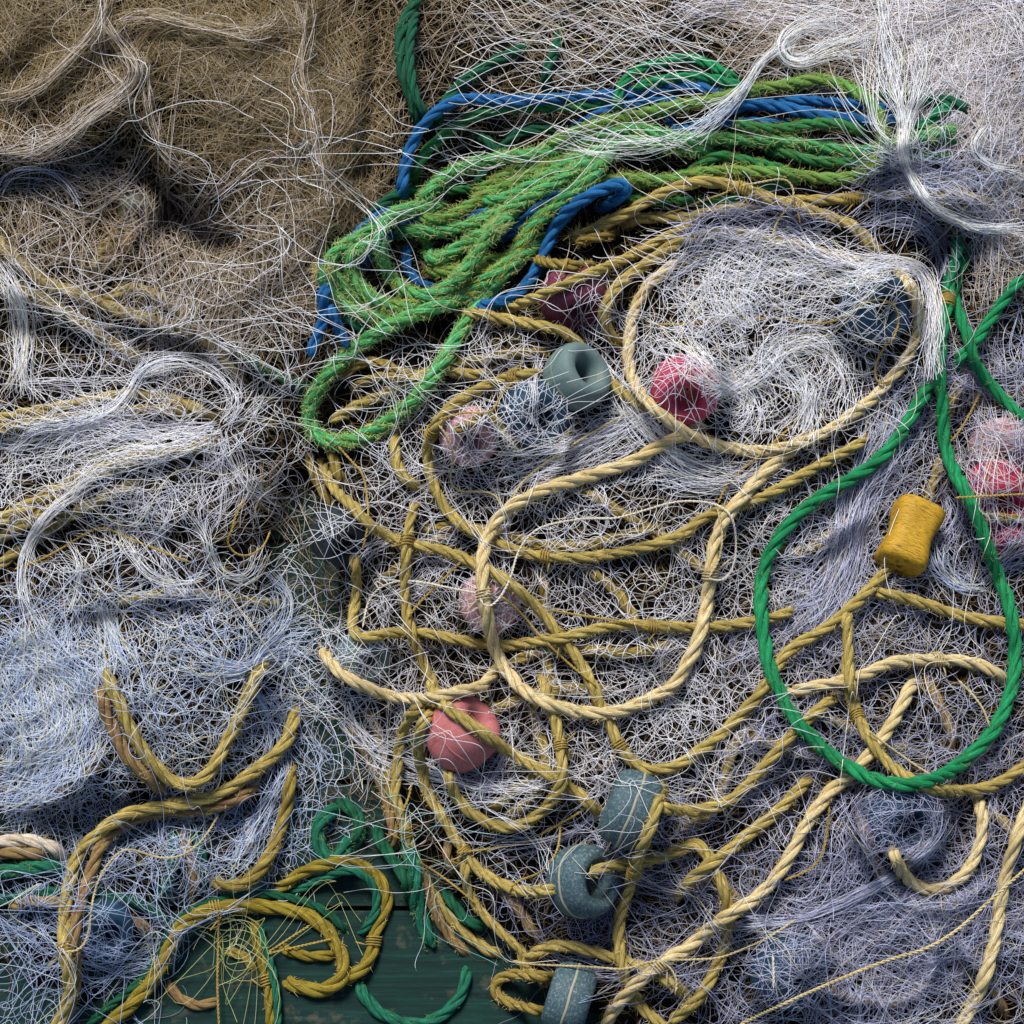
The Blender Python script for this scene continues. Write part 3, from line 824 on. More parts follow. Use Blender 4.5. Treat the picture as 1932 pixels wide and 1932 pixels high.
# ---------------------------------------------------------------- centre: lower tan ropes
rope('gold', 21, t(1, 1, (1180, 750), (1300, 820), (1460, 890), (1560, 960), (1700, 1040), (1820, 1120), (1960, 1230)) + t(2, 1, (100, 1280), (240, 1340)), 'gold rope slanting down right behind the pale rope ring', dive='az', fuzz=.2)
rope('gold', 21, t(1, 1, (560, 560), (620, 520), (700, 480), (860, 420), (900, 500), (980, 600), (1040, 680)), 'gold rope beside a buried blue float', dive='az')
rope('gold', 22, t(1, 1, (900, 1000), (1000, 940), (1080, 870), (1160, 780), (1230, 670), (1260, 560), (1300, 470)), 'gold rope rising steeply to the grey green float', dive='az', fuzz=.2)
rope('gold', 21, t(1, 1, (430, 1080), (600, 1050), (800, 1060), (1000, 1110), (1150, 1150), (1350, 1160), (1600, 1100), (1850, 1050)), 'gold rope running level under the net above the doubled ropes', dive='az')
rope('gold', 22, t(1, 1, (160, 1420), (260, 1330), (380, 1250), (520, 1140), (640, 1080)), 'gold rope under net, slanting up between two others at centre left', dive='az')
rope('gold', 21, t(1, 1, (1120, 1260), (1150, 1400), (1150, 1560), (1160, 1720), (1170, 1860), (1190, 1960)) + t(1, 2, (1200, 180), (1230, 300), (1240, 420), (1230, 520)), 'upright gold rope behind the pale ring, reaching down to the U loop', dive='az', fuzz=.2)
rope('gold', 21, t(1, 1, (1340, 1240), (1450, 1330), (1560, 1420), (1640, 1540), (1720, 1680), (1800, 1790), (1900, 1900)), 'gold rope steep under net inside the pale ring', dive='az')
rope('gold', 22, t(1, 1, (860, 1880), (960, 1820), (1080, 1770), (1250, 1740), (1420, 1750), (1600, 1770), (1780, 1740), (1932, 1700)), 'gold rope under net, bowed, low inside the pale ring', dive='az', fuzz=.2)
rope('gold', 23, t(1, 2, (740, 190), (860, 150), (980, 110), (1080, 60), (1250, 40), (1400, 40), (1560, 60)), 'gold rope leaving the hole of the dusty pink float to the right', dive='az', fuzz=.3)
rope('gold', 22, t(1, 2, (800, 740), (900, 680), (1000, 590), (1090, 540), (1200, 470), (1330, 380)), 'gold rope slanting up from inside the U loop', dive='az')
rope('gold', 21, t(1, 2, (880, 780), (1000, 720), (1080, 640), (1150, 540), (1160, 430), (1130, 310), (1090, 180), (1060, 60)), 'gold rope with a bend at the right side of the U loop', dive='az', fuzz=.2)
rope('brown', 22, t(1, 2, (40, 200), (110, 340), (190, 500), (250, 620), (280, 750), (300, 880), (290, 980)), 'brown rope at the left edge of the centre heap', dive='az', fuzz=.4)
rope('gold', 21, t(1, 2, (120, 120), (200, 260), (230, 400), (260, 540), (290, 660), (330, 760)), 'gold rope close right of the brown edge rope', dive='az')
rope('brown', 19, t(1, 2, (610, 870), (600, 940), (600, 1010), (640, 1060), (690, 1090)), 'short brown rope bend under the tied rope', dive='az')
rope('brown', 22, t(1, 2, (880, 1130), (930, 1180), (1000, 1270), (1060, 1370), (1120, 1450), (1180, 1500)), 'brown rope slanting down left of the two lower floats', dive='az', fuzz=.3)
# right / bottom right, deep
rope('gold', 23, fR((-30, 470), (60, 440), (130, 330), (160, 210), (240, 120)), 'gold rope deep under net right of the slate floats', dive='az')
rope('gold', 22, fR((190, 150), (280, 200), (380, 222), (480, 245), (600, 260)), 'gold rope passing behind the bottom of the green loop', dive='az', fuzz=.2)
rope('gold', 21, fR((400, 100), (470, 120), (560, 160), (660, 200), (760, 220)), 'gold rope inside the lower part of the green loop', dive='az')
rope('brown', 21, fR((770, -30), (800, 20), (830, 90), (860, 160), (850, 240)), 'brown upright rope under net inside the green loop at right', dive='az')
rope('gold', 22, t(2, 1, (480, 1200), (600, 1200), (700, 1190), (850, 1080), (950, 1010), (1080, 920)), 'gold rope buried under net between green loop and yellow float', dive='az')
rope('gold', 20, t(2, 1, (1460, 620), (1455, 680), (1430, 760), (1400, 860), (1380, 930)), 'thin gold rope entering the yellow float from above', dive='a')
rope('gold', 22, t(2, 1, (1640, 150), (1580, 230), (1540, 300), (1510, 380), (1490, 470)), 'gold rope slanting behind the upper part of the green rope', dive='az')
rope('gold', 22, t(2, 1, (1600, 970), (1700, 988), (1800, 1000), (1932, 1010), (2000, 1010)), 'gold rope running off the right edge by the crimson floats', dive='a')
rope('brown', 20, fR((780, 740), (800, 800), (798, 890), (770, 970), (700, 1018), (600, 1020), (500, 990), (420, 955)), 'faint brown rope hook under lilac net, bottom right', dive='az', fuzz=.2)
rope('brown', 21, fR((560, 400), (590, 500), (620, 580), (680, 670), (780, 720), (900, 690), (980, 620)), 'brown rope curving below the small U rope at right', dive='az')
rope('brown', 20, fR((860, 800), (920, 870), (970, 940), (1010, 1010), (1040, 1080)), 'brown rope slanting behind the pale upright rope, bottom right corner', dive='az')
rope('gold', 22, fR((40, 620), (120, 650), (190, 710), (240, 780), (280, 850)), 'gold rope under lilac net below the long diagonal', dive='az')
rope('gold', 24, fR((960, 390), (1010, 430), (1050, 470), (1100, 520)), 'short gold rope under net at right edge below the green loop', dive='a')

# ================================================================== stage 2: the nets
net('brown gathered net filling the upper left corner', 'brown', P_BROWN,
    [dict(ang=-50, cu=40, cv=9, warp=45, wlen=220, n=2, tint=.30, rad=.45, jit=.25), dict(ang=20, cu=36, cv=12, warp=40, wlen=180, n=2, tint=.35, rad=.45, dang=30), 
     dict(ang=70, cu=38, cv=12, warp=40, wlen=180, n=1, tint=.4, rad=.45, dang=30)],
    [dict(p=t(0, 0, (-120, 330), (100, 300), (300, 210), (450, 130), (600, 0), (640, -80)), w=[150, 190, 150, 70], n=260, tint=.35, meander=.5),
     dict(p=t(0, 0, (-60, 120), (150, 100), (350, 30), (500, -60)), w=120, n=160, tint=.35, meander=.5),
     dict(p=t(0, 0, (-60, 780), (60, 640), (180, 400), (330, 200), (520, 60)), w=[60, 120, 150, 60], n=150, tint=.35, meander=.6),
     dict(p=t(0, 0, (380, 700), (420, 520), (520, 380), (600, 240), (620, 100)), w=[110, 130, 90, 40], n=150, tint=.4, meander=.5),
     dict(p=t(0, 0, (840, 520), (830, 400), (900, 270), (1020, 210), (1130, 260), (1200, 370), (1230, 500)), w=[80, 110, 110, 120], n=190, tint=.5, meander=.45),
     dict(p=t(0, 0, (900, 100), (1050, 230), (1250, 320), (1450, 330), (1600, 250), (1690, 90), (1700, -60)), w=[80, 150, 170, 150, 100], n=340, tint=.38, meander=.5),
     dict(p=t(0, 0, (700, -40), (900, 40), (1150, 60), (1400, 50), (1560, -40)), w=130, n=200, tint=.3, meander=.5),
     dict(p=t(0, 0, (1150, 1000), (1230, 800), (1400, 640), (1580, 480), (1680, 300)), w=[190, 200, 170, 110], n=300, tint=.4, meander=.5),
     dict(p=t(0, 0, (1200, 560), (1350, 520), (1500, 430), (1620, 300)), w=150, n=150, tint=.4, meander=.6),
     dict(p=t(0, 0, (1650, -60), (1720, 200), (1720, 450), (1770, 700), (1810, 950), (1830, 1250), (1800, 1500), (1790, 1800)), w=[150, 180, 190, 170, 120, 110], n=420, tint=.45, meander=.55),
     dict(p=t(0, 0, (2000, -60), (1960, 200), (1930, 500), (1940, 800), (1890, 1100), (1850, 1300)), w=[150, 150, 130, 90], n=240, tint=.45, meander=.55),
     dict(p=t(0, 0, (-60, 560), (100, 540), (220, 490), (300, 430), (400, 320), (500, 210), (570, 110), (600, 0), (605, -60)), w=[34, 34, 30, 24, 24], n=75, tint=.62, thick=.022, bands=5, frac=(.7, 1)),
     dict(p=t(0, 0, (-60, 840), (100, 860), (230, 830), (380, 740), (500, 640), (620, 560), (720, 490), (765, 400), (720, 300), (650, 200), (600, 100)), w=[30, 42, 44, 40, 44, 44, 40, 30], n=105, tint=.85, thick=.024, bands=8, frac=(.6, 1)),
     dict(p=t(0, 0, (640, 130), (760, 90), (880, 90), (1000, 130), (1150, 150), (1280, 180), (1400, 190), (1520, 160), (1590, 80), (1620, -20)), w=[30, 34, 40, 36, 40, 34, 30], n=80, tint=.75, thick=.022, bands=6, frac=(.6, 1)),
     dict(p=t(0, 0, (1690, -40), (1735, 150), (1715, 300), (1705, 430), (1750, 600), (1790, 800), (1850, 1000), (1900, 1200)), w=[60, 40, 26, 24, 30, 44, 40], n=70, tint=.85, thick=.02, frac=(.5, 1)),
     dict(p=t(0, 0, (800, 330), (820, 500), (860, 700), (930, 900), (1080, 1000), (1200, 1100)), w=[18, 22, 26, 40, 50], n=36, tint=.85, thick=.016, frac=(.5, 1)),
     dict(p=t(0, 0, (600, -40), (600, 60), (580, 200), (600, 360), (660, 460), (700, 560)), w=[20, 26, 40, 40], n=46, tint=.6, thick=.02),
     dict(p=t(0, 0, (-40, 850), (30, 800), (100, 640), (130, 500), (200, 400)), w=[20, 30, 50, 70], n=40, tint=.7, thick=.016)],
    thick=.014, rad=.50, dens=.40)
net('greyish brown net with big open meshes below the upper left heap', 'beige',
    [(-70, 270), (220, 280), (330, 330), (620, 420), (640, 640), (600, 780), (420, 760), (200, 660), (-70, 560)],
    [dict(ang=10, cu=36, cv=16, warp=40, wlen=180, n=3, tint=.25, rad=.42, dang=40), dict(ang=-30, cu=44, cv=20, warp=50, wlen=200, n=2, tint=.55, rad=.5, dang=40)],
    [dict(p=t(0, 0, (-60, 1000), (120, 930), (300, 930), (500, 1020), (700, 1080), (900, 1080)), w=[130, 110, 100], n=160, tint=.3, meander=.6),
     dict(p=t(0, 0, (-60, 1180), (150, 1190), (350, 1290), (520, 1400), (700, 1490)), w=140, n=150, tint=.3, meander=.6),
     dict(p=t(0, 0, (0, 1100), (60, 1010), (180, 990), (300, 1010), (380, 1090), (430, 1200)), w=[30, 40, 40], n=50, tint=.95, thick=.02),
     dict(p=t(0, 0, (700, 1300), (900, 1350), (1150, 1400), (1400, 1500), (1700, 1650)), w=220, n=220, tint=.25, meander=.6),
     dict(p=t(0, 0, (1000, 1500), (1200, 1650), (1400, 1850), (1500, 2000)), w=200, n=160, tint=.25, meander=.6)],
    thick=.008, dens=0.3)
net('beige and lilac net heaped in the upper right corner', 'beige', P_RIGHT,
    [dict(ang=5, cu=40, cv=9, warp=35, wlen=220, n=2, tint=.5, rad=.5), dict(ang=-35, cu=34, cv=14, warp=40, wlen=160, n=2, tint=.65, rad=.5, dang=25), dict(ang=50, cu=34, cv=14, warp=40, wlen=160, n=2, tint=.6, rad=.45, dang=25)],
    [dict(p=t(2, 0, (-80, 30), (200, 40), (500, 60), (800, 110), (1100, 130), (1400, 100), (1700, 60), (2000, 30)), w=[60, 70, 80, 90, 120], n=260, tint=.7),
     dict(p=t(2, 0, (100, 170), (400, 200), (700, 250), (1000, 300), (1300, 330)), w=120, n=160, tint=.3),
     dict(p=t(2, 0, (1000, 60), (1250, 150), (1500, 300), (1700, 500), (1850, 700), (1980, 900)), w=[120, 170, 200, 180], n=420, tint=.7, meander=.5),
     dict(p=t(2, 0, (1500, -60), (1700, 150), (1850, 350), (1990, 560)), w=220, n=330, tint=.75, meander=.5),
     dict(p=t(2, 0, (1200, 430), (1450, 430), (1650, 560), (1800, 750), (1980, 860)), w=120, n=170, tint=.75, meander=.5),
     dict(p=t(2, 0, (1700, 1000), (1800, 1100), (1830, 1250), (1850, 1400), (1980, 1500)), w=[120, 160, 170], n=230, tint=.55, meander=.5),
     dict(p=t(2, 0, (1600, 1500), (1750, 1550), (1900, 1480), (2000, 1400)), w=110, n=110, tint=.35, meander=.5)],
    thick=.012, dens=0.45)
net('faded net behind the coil along the top edge', 'beige', P_TOP,
    [dict(ang=8, cu=44, cv=10, warp=30, wlen=200, n=2, tint=.22, rad=.45, dang=15), dict(ang=40, cu=36, cv=14, warp=40, wlen=170, n=1, tint=.2, rad=.42, dang=30)],
    [dict(p=t(1, 0, (300, -20), (600, 60), (900, 120), (1200, 200), (1500, 260), (1900, 270)), w=150, n=150, tint=.25, meander=.5),
     dict(p=t(1, 0, (700, -40), (1000, 20), (1400, 60), (1950, 20)), w=90, n=120, tint=.5, meander=.5)],
    thick=.006, dens=.22)
net('bluish white net drawn together over the left ropes', 'white', P_LEFT,
    [dict(ang=-15, cu=32, cv=13, warp=45, wlen=170, n=3, tint=.25, rad=.42, dang=30, drop=.2), dict(ang=40, cu=44, cv=24, warp=45, wlen=170, n=1, tint=.5, rad=.55, dang=40, drop=.2)],
    [dict(p=t(0, 0, (-30, 1480), (60, 1620), (120, 1750), (140, 1932)) + t(0, 1, (130, 100), (110, 230), (100, 330)), w=[36, 50, 46, 50, 40, 60], n=150, tint=.7, thick=.02, frac=(.6, 1)),
     dict(p=t(0, 1, (110, 240), (300, 225), (500, 230), (700, 240)), w=[24, 40, 60, 80], n=50, tint=.4),
     dict(p=t(0, 1, (-40, 480), (100, 530), (300, 500), (500, 450), (650, 380), (730, 290), (800, 170), (900, 115), (1050, 110), (1200, 170), (1310, 260), (1340, 370), (1290, 480)), w=[50, 36, 30, 26, 20, 24, 30, 30, 20], n=80, tint=.6, thick=.016),
     dict(p=t(0, 1, (-60, 860), (60, 760), (200, 640), (350, 560), (600, 530), (850, 520), (1050, 510), (1240, 500)), w=[100, 110, 110, 90, 60, 40, 16], n=190, tint=.4, meander=.4),
     dict(p=t(0, 1, (300, 800), (500, 640), (700, 580), (900, 590), (1100, 540), (1250, 490)), w=[90, 90, 70, 50, 16], n=130, tint=.7, thick=.016),
     dict(p=t(0, 1, (1250, 480), (1350, 380), (1420, 250), (1460, 120)), w=[16, 50, 80, 90], n=60, tint=.3),
     dict(p=t(0, 1, (1250, 490), (1310, 640), (1400, 760), (1520, 860), (1640, 880)), w=[16, 50, 60, 50], n=44, tint=.7),
     dict(p=t(0, 1, (1240, 500), (1260, 640), (1240, 800), (1180, 1000), (1180, 1090)), w=[16, 60, 110, 80, 14], n=110, tint=.25, meander=.5),
     dict(p=t(0, 1, (650, 720), (520, 780), (450, 830), (300, 950), (200, 1070), (140, 1200), (115, 1350), (140, 1480), (200, 1640), (260, 1800)), w=[30, 26, 24, 24, 20, 22, 28, 40, 70], n=80, tint=.75, thick=.02),
     dict(p=t(0, 1, (700, 960), (670, 1050), (700, 1140), (770, 1240), (840, 1320), (960, 1370), (1100, 1365), (1200, 1310)), w=[30, 24, 18, 16, 18, 18], n=44, tint=.8, thick=.016),
     dict(p=t(0, 1, (1060, 920), (1100, 1010), (1170, 1090), (1190, 1220), (1260, 1310), (1350, 1350), (1430, 1320), (1465, 1230), (1500, 1140)), w=[30, 20, 14, 18, 18, 20, 24, 20], n=50, tint=.85, thick=.016),
     dict(p=t(0, 1, (620, 980), (800, 860), (1000, 850), (1100, 930)), w=120, n=120, tint=.35, meander=.7, curl=4),
     dict(p=t(0, 1, (520, 1260), (640, 1150), (760, 1000), (900, 900)), w=120, n=80, tint=.2, meander=.6),
     dict(p=t(0, 1, (380, 1120), (440, 1220), (460, 1330), (430, 1450), (380, 1560)), w=20, n=22, tint=.8),
     dict(p=t(0, 1, (1400, 700), (1480, 850), (1500, 1000), (1440, 1150)), w=110, n=110, tint=.15, mat='beige', meander=.5)],
    thick=.010, dens=0.3)
net('pale blue net tangled over the lower left ropes', 'blue', P_LOW,
    [dict(ang=60, cu=34, cv=14, warp=40, wlen=150, n=3, tint=.5, rad=.48, dang=30, drop=.2), dict(ang=-20, cu=36, cv=20, warp=45, wlen=150, n=3, tint=.65, rad=.5, dang=40, drop=.2)],
    [dict(p=t(0, 1, (160, 1560), (220, 1700), (280, 1850), (330, 2000)) + t(0, 2, (340, 220), (260, 400), (100, 560), (-60, 680)), w=[60, 110, 130, 120, 120, 110, 90], n=420, tint=.7, meander=.5),
     dict(p=t(0, 1, (560, 1450), (610, 1600), (660, 1750), (720, 1900)), w=[40, 60, 60, 70], n=120, tint=.75),
     dict(p=t(0, 1, (60, 1600), (60, 1750), (40, 1932)) + t(0, 2, (20, 150), (-40, 350)), w=110, n=150, tint=.5, meander=.5),
     dict(p=t(0, 1, (1500, 1300), (1620, 1440), (1600, 1600), (1480, 1750), (1420, 1850)), w=[30, 40, 40, 30], n=40, tint=.6),
     dict(p=t(0, 1, (900, 1700), (1100, 1800), (1300, 1860), (1430, 1830), (1600, 1700), (1800, 1680)), w=[110, 90, 40, 14, 60, 90], n=110, tint=.6),
     dict(p=t(0, 2, (1430, 0), (1500, 100), (1590, 250), (1640, 400), (1700, 600)), w=[14, 50, 70, 80], n=70, tint=.5),
     dict(p=t(0, 2, (1630, 480), (1560, 620), (1480, 780), (1380, 950), (1280, 1060)), w=[20, 50, 60, 50], n=60, tint=.6)],
    thick=.010, dens=0.42)
net('dense white net over the ropes of the centre heap', 'white', P_MID,
    [dict(ang=20, cu=26, cv=17, warp=38, wlen=120, n=5, tint=.5, rad=.50, dang=60, drop=.25, slack=2.5), dict(ang=-40, cu=30, cv=14, warp=45, wlen=140, n=3, tint=.3, rad=.45, dang=60, drop=.25)],
    [dict(p=t(1, 1, (1120, 60), (1090, 200), (1075, 340), (1070, 480)), w=[20, 16, 24, 40], n=36, tint=.6),
     dict(p=t(1, 1, (900, 760), (1100, 690), (1300, 620), (1500, 530), (1700, 430), (1932, 300)), w=[90, 80, 70, 60, 50], n=150, tint=.6),
     dict(p=t(1, 1, (1400, 50), (1560, 250), (1700, 450), (1900, 640)) + t(2, 1, (150, 720), (350, 740)), w=[30, 50, 60, 50, 60], n=110, tint=.7),
     dict(p=t(2, 1, (-200, 700), (0, 780), (200, 790), (400, 720), (600, 620)), w=[70, 60, 60, 90], n=110, tint=.6),
     dict(p=t(1, 2, (-20, 80), (60, 260), (180, 400), (380, 480), (600, 540), (850, 600), (1150, 590)), w=[40, 60, 70, 44, 40, 34, 30], n=85, tint=.6),
     dict(p=t(1, 2, (760, 680), (840, 560), (900, 460), (960, 340), (1040, 250)), w=[30, 34, 30, 40], n=60, tint=.3, mat='lilac'),
     dict(p=t(1, 2, (800, 980), (950, 940), (1150, 900), (1300, 860), (1420, 780), (1470, 720)), w=[50, 40, 20, 16, 14], n=50, tint=.5, mat='lilac'),
     dict(p=t(1, 1, (100, 1330), (120, 1250), (200, 1180), (330, 1150)), w=30, n=40, tint=.4),
     dict(p=t(2, 1, (200, 1900), (380, 1700), (600, 1600), (800, 1400), (900, 1200), (1000, 950), (1100, 700)), w=[80, 80, 90, 70], n=120, tint=.4, mat='lilac')],
    thick=.010, edge=30, dens=0.34)
net('lilac white net behind and beside the green loop at right', 'lilac', P_EDGE,
    [dict(ang=50, cu=32, cv=13, warp=40, wlen=150, n=4, tint=.65, rad=.48, dang=40, drop=.2), dict(ang=-50, cu=36, cv=18, warp=45, wlen=150, n=2, tint=.7, rad=.5, dang=40, drop=.2)],
    [dict(p=t(2, 1, (1250, 250), (1200, 500), (1060, 800), (980, 1050), (920, 1300), (820, 1500), (640, 1650)), w=[70, 80, 70, 50, 60, 80], n=190, tint=.75),
     dict(p=t(2, 1, (1420, 1100), (1440, 1230), (1500, 1330), (1600, 1400), (1720, 1400)), w=[50, 44, 40, 20], n=75, tint=.7, mat='blue', thick=.018),
     dict(p=t(2, 1, (1700, 1380), (1800, 1280), (1932, 1180), (2000, 1100)), w=[20, 50, 90], n=80, tint=.7, mat='blue'),
     dict(p=t(2, 1, (1500, 800), (1560, 960), (1500, 1100), (1430, 1200)), w=60, n=80, tint=.6),
     dict(p=t(2, 1, (1560, 60), (1700, 200), (1850, 300), (2000, 330)), w=[80, 140, 150], n=150, tint=.65, meander=.5),
     dict(p=t(2, 1, (1540, 420), (1700, 480), (1850, 620), (2000, 700)), w=160, n=170, tint=.7, mat='beige', meander=.5)],
    thick=.012, dens=0.38)
net('lilac grey net spread over the lower right ropes', 'lilac', P_BR,
    [dict(ang=-30, cu=32, cv=14, warp=45, wlen=150, n=5, tint=.45, rad=.47, dang=50, drop=.2), dict(ang=40, cu=28, cv=14, warp=40, wlen=130, n=3, tint=.5, rad=.45, dang=50, drop=.2)],
    [dict(p=fR((100, 780), (250, 770), (370, 760), (480, 720), (600, 660), (720, 590), (820, 490), (840, 390)), w=[60, 50, 24, 26, 24, 24, 30, 40], n=110, tint=.7, mat='lilac', thick=.016),
     dict(p=fR((350, 900), (500, 800), (650, 720), (800, 690), (950, 720), (1100, 800)), w=110, n=170, tint=.55, meander=.5),
     dict(p=fR((400, 1100), (600, 1000), (800, 900), (950, 800), (1100, 700)), w=140, n=200, tint=.55, meander=.5),
     dict(p=fR((600, 300), (560, 450), (520, 600), (420, 720), (300, 780)), w=80, n=100, tint=.5, meander=.5),
     dict(p=fR((900, 500), (1000, 560), (1100, 640)), w=140, n=100, tint=.6, meander=.6),
     dict(p=fR((-250, 520), (-200, 600), (-80, 640), (40, 640)), w=60, n=60, tint=.4),
     dict(p=t(1, 2, (1050, 1480), (1250, 1600), (1450, 1650), (1650, 1650)), w=[40, 50, 40], n=70, tint=.5)],
    thick=.012, dens=0.36)
net('thin bluish net draped over the bottom left ropes', 'blue', P_BL,
    [dict(ang=30, cu=34, cv=22, warp=40, wlen=160, n=3, tint=.35, rad=.45, dang=50, drop=.25), dict(ang=-20, cu=26, cv=12, warp=40, wlen=140, n=1, tint=.2, rad=.42, dang=30, drop=.25)],
    [dict(p=t(0, 2, (-60, 1500), (200, 1480), (450, 1500), (700, 1560), (900, 1530), (970, 1330)), w=[110, 110, 90, 70, 40], n=130, tint=.3, meander=.5),
     dict(p=t(0, 2, (-40, 700), (150, 660), (300, 560), (420, 480)), w=[60, 70, 60], n=70, tint=.5)],
    thick=.010, dens=0.32)

# ================================================================== stage 3: ropes that lie on the nets
# dark greens behind the coil
rope('dkgreen', 25, t(1, 0, (470, -60), (420, 20), (370, 100), (332, 220), (340, 340), (350, 430), (400, 560), (430, 680), (440, 760)), 'dark green rope dropping from the top edge behind white mesh', dive='z', fuzz=.3)
rope('dkgreen', 20, t(1, 0, (440, 20), (410, 130), (385, 260), (390, 400), (415, 540), (470, 640), (520, 760)), 'second dark green rope beside the one dropping from the top edge', dive='az')
rope('dkgreen', 25, t(1, 0, (1100, 250), (1020, 280), (900, 330), (780, 400), (680, 470), (600, 560), (560, 640), (530, 740)), 'dark green rope slanting down left behind the mesh and blue rope', dive='az', fuzz=.3)
rope('dkgreen', 22, t(1, 0, (1250, 140), (1220, 260), (1180, 360), (1150, 470), (1170, 560)), 'faint dark green rope upright behind the top mesh', dive='az')
rope('moss', 24, t(1, 0, (1600, 560), (1500, 590), (1300, 600), (1100, 608), (900, 622), (780, 645), (650, 720), (540, 800), (460, 885), (420, 970), (400, 1080)), 'green rope following the underside of the long blue rope', dive='az')
rope('dkgreen', 21, t(1, 0, (1250, 740), (1150, 735), (1050, 738), (980, 770), (920, 830), (870, 900), (800, 990), (750, 1050), (730, 1120)), 'dark green rope bending down under the bright green coil', dive='az')
rope('dkgreen', 21, fB((-40, 260), (20, 270), (90, 330), (130, 420)), 'short dark green piece left of the top of the coil', dive='az')
rope('dkgreen', 22, t(1, 0, (500, 1060), (380, 1085), (300, 1110), (230, 1160), (160, 1220), (100, 1310)), 'dark green rope at the left flank of the coil, behind blue', dive='az')
rope('moss', 19, fA((560, 330), (640, 300), (720, 290), (820, 288), (950, 275)), 'short green rope under the first bright arch of the coil', dive='az')
rope('teal', 24, fA((200, 900), (260, 970), (330, 1020), (420, 1030), (520, 1000)), 'dark green rope peeping from under the coil at its lower left', dive='az')
# right bundle
rope('dkgreen', 25, t(2, 0, (1000, 600), (1120, 555), (1250, 555), (1400, 565), (1520, 575), (1600, 620), (1640, 700)), 'dark green rope arching at right end of the coil under veil', dive='az')
rope('emerald', 22, t(2, 0, (1250, 760), (1340, 720), (1410, 670), (1480, 615), (1570, 580)), 'bright green rope slanting up at right end of the coil', dive='az')
rope('moss', 23, t(2, 0, (1050, 900), (1150, 860), (1250, 830), (1400, 800), (1520, 790), (1620, 810)), 'moss green rope emerging level at right end of the coil', dive='az', fuzz=.6)
rope('moss', 23, t(2, 0, (450, 850), (600, 868), (700, 900), (850, 918), (1000, 920), (1120, 905), (1300, 885), (1450, 890), (1580, 910)), 'moss green rope, long and level near the bottom of the right bundle', dive='az', fuzz=.8)
rope('moss', 22, t(2, 0, (-60, 1130), (0, 1138), (150, 1150), (300, 1125), (400, 1085), (550, 1040), (680, 1030)), 'green rope lying just above the tan ropes, partly behind them', dive='z', fuzz=.6)
# blue ropes
rope('blue', 25, t(1, 0, (345, 1180), (345, 1100), (362, 960), (400, 820), (450, 720), (540, 625), (650, 565), (800, 560), (950, 575), (1100, 570), (1300, 555), (1480, 545), (1650, 530), (1780, 520), (1932, 490)) + t(2, 0, (80, 490), (200, 520), (300, 545), (450, 565)), 'long blue rope arching over the back of the green coil', dive='az', fuzz=.15)
rope('blue', 20, t(1, 0, (1280, 740), (1350, 700), (1450, 645), (1560, 600), (1700, 580), (1850, 575), (2000, 600)), 'short blue rope rising to meet the long blue one', dive='az')
rope('blue', 20, t(1, 0, (1820, 640), (1850, 690), (1900, 740), (1960, 760)) + t(2, 0, (120, 735), (250, 690), (400, 690), (520, 700), (640, 690)), 'blue rope sagging below the others in the right bundle', dive='az')
rope('blue', 22, t(2, 0, (480, 560), (560, 575), (680, 565), (800, 580), (920, 590), (1050, 600), (1180, 620), (1320, 620)), 'upper blue rope of the right bundle, below the olive arch', dive='az')
rope('blue', 27, t(2, 0, (-40, 760), (60, 730), (180, 670), (280, 610), (400, 590), (520, 600), (650, 625), (800, 655), (950, 672), (1080, 690), (1200, 680), (1330, 670)), 'thick blue rope in the right bundle, longest and brightest', dive='az')
# mossy ropes of the right bundle
rope('moss', 23, t(2, 0, (230, 690), (330, 700), (450, 725), (600, 725), (750, 700), (900, 705), (1000, 745), (1090, 800)), 'moss green rope directly below the thick blue rope', dive='az', fuzz=1.0)
rope('moss', 23, t(2, 0, (-500, 900), (-300, 860), (-120, 830), (0, 850), (100, 860), (220, 880), (350, 905), (470, 935), (570, 965), (660, 985)), 'moss green rope slanting down right through the bundle', dive='az', fuzz=1.0)
rope('moss', 22, fB((480, 560), (600, 540), (760, 545), (860, 535), (960, 520), (1060, 490), (1130, 470)) + t(2, 0, (180, 880), (330, 900)), 'moss green rope right of the blue bend', dive='az', fuzz=1.0)
rope('moss', 21, fB((720, 590), (800, 600), (880, 610), (980, 620), (1092, 600)), 'short moss green rope under the blue bend', dive='az', fuzz=1.0)
# lower level of the coil
rope('blue', 24, fA((60, 760), (150, 660), (230, 585), (300, 525), (380, 455), (450, 413), (540, 385)), 'blue rope along the outer left side of the green coil', dive='az', fuzz=.1)
rope('olive', 24, fA((640, 690), (700, 720), (780, 725), (850, 708), (950, 680), (1040, 655), (1140, 640)), 'olive rope low inside the coil', dive='az', fuzz=1.6)
rope('olive', 22, fA((830, 760), (920, 730), (1000, 715), (1100, 710), (1180, 690)), 'lower olive rope inside the coil, mostly hidden', dive='az', fuzz=1.4)
rope('olive', 22, fA((640, 330), (650, 400), (640, 480), (660, 560), (690, 600)), 'dark olive rope dropping steeply inside the coil', dive='az', fuzz=1.4)
rope('blue', 21, fA((300, 720), (350, 670), (400, 610), (520, 490), (600, 460), (680, 445), (800, 440), (900, 430), (1000, 400), (1080, 372), (1160, 340)), 'blue rope threading level through the inside of the coil', dive='az')
rope('blue', 22, fA((600, 540), (575, 590), (555, 650), (570, 710), (610, 765), (650, 795), (710, 808), (780, 820)), 'blue rope bending down inside the innermost green turn', dive='az')
rope('blue', 24, fB((90, 835), (120, 815), (200, 765), (290, 680), (380, 605), (460, 560), (540, 535)), 'blue rope between the two bright green diagonals', dive='az')
rope('olive', 23, fB((-60, 590), (0, 560), (100, 510), (200, 450), (280, 415), (380, 390), (470, 370)), 'olive rope second from the top in the coil', dive='az', fuzz=1.8)
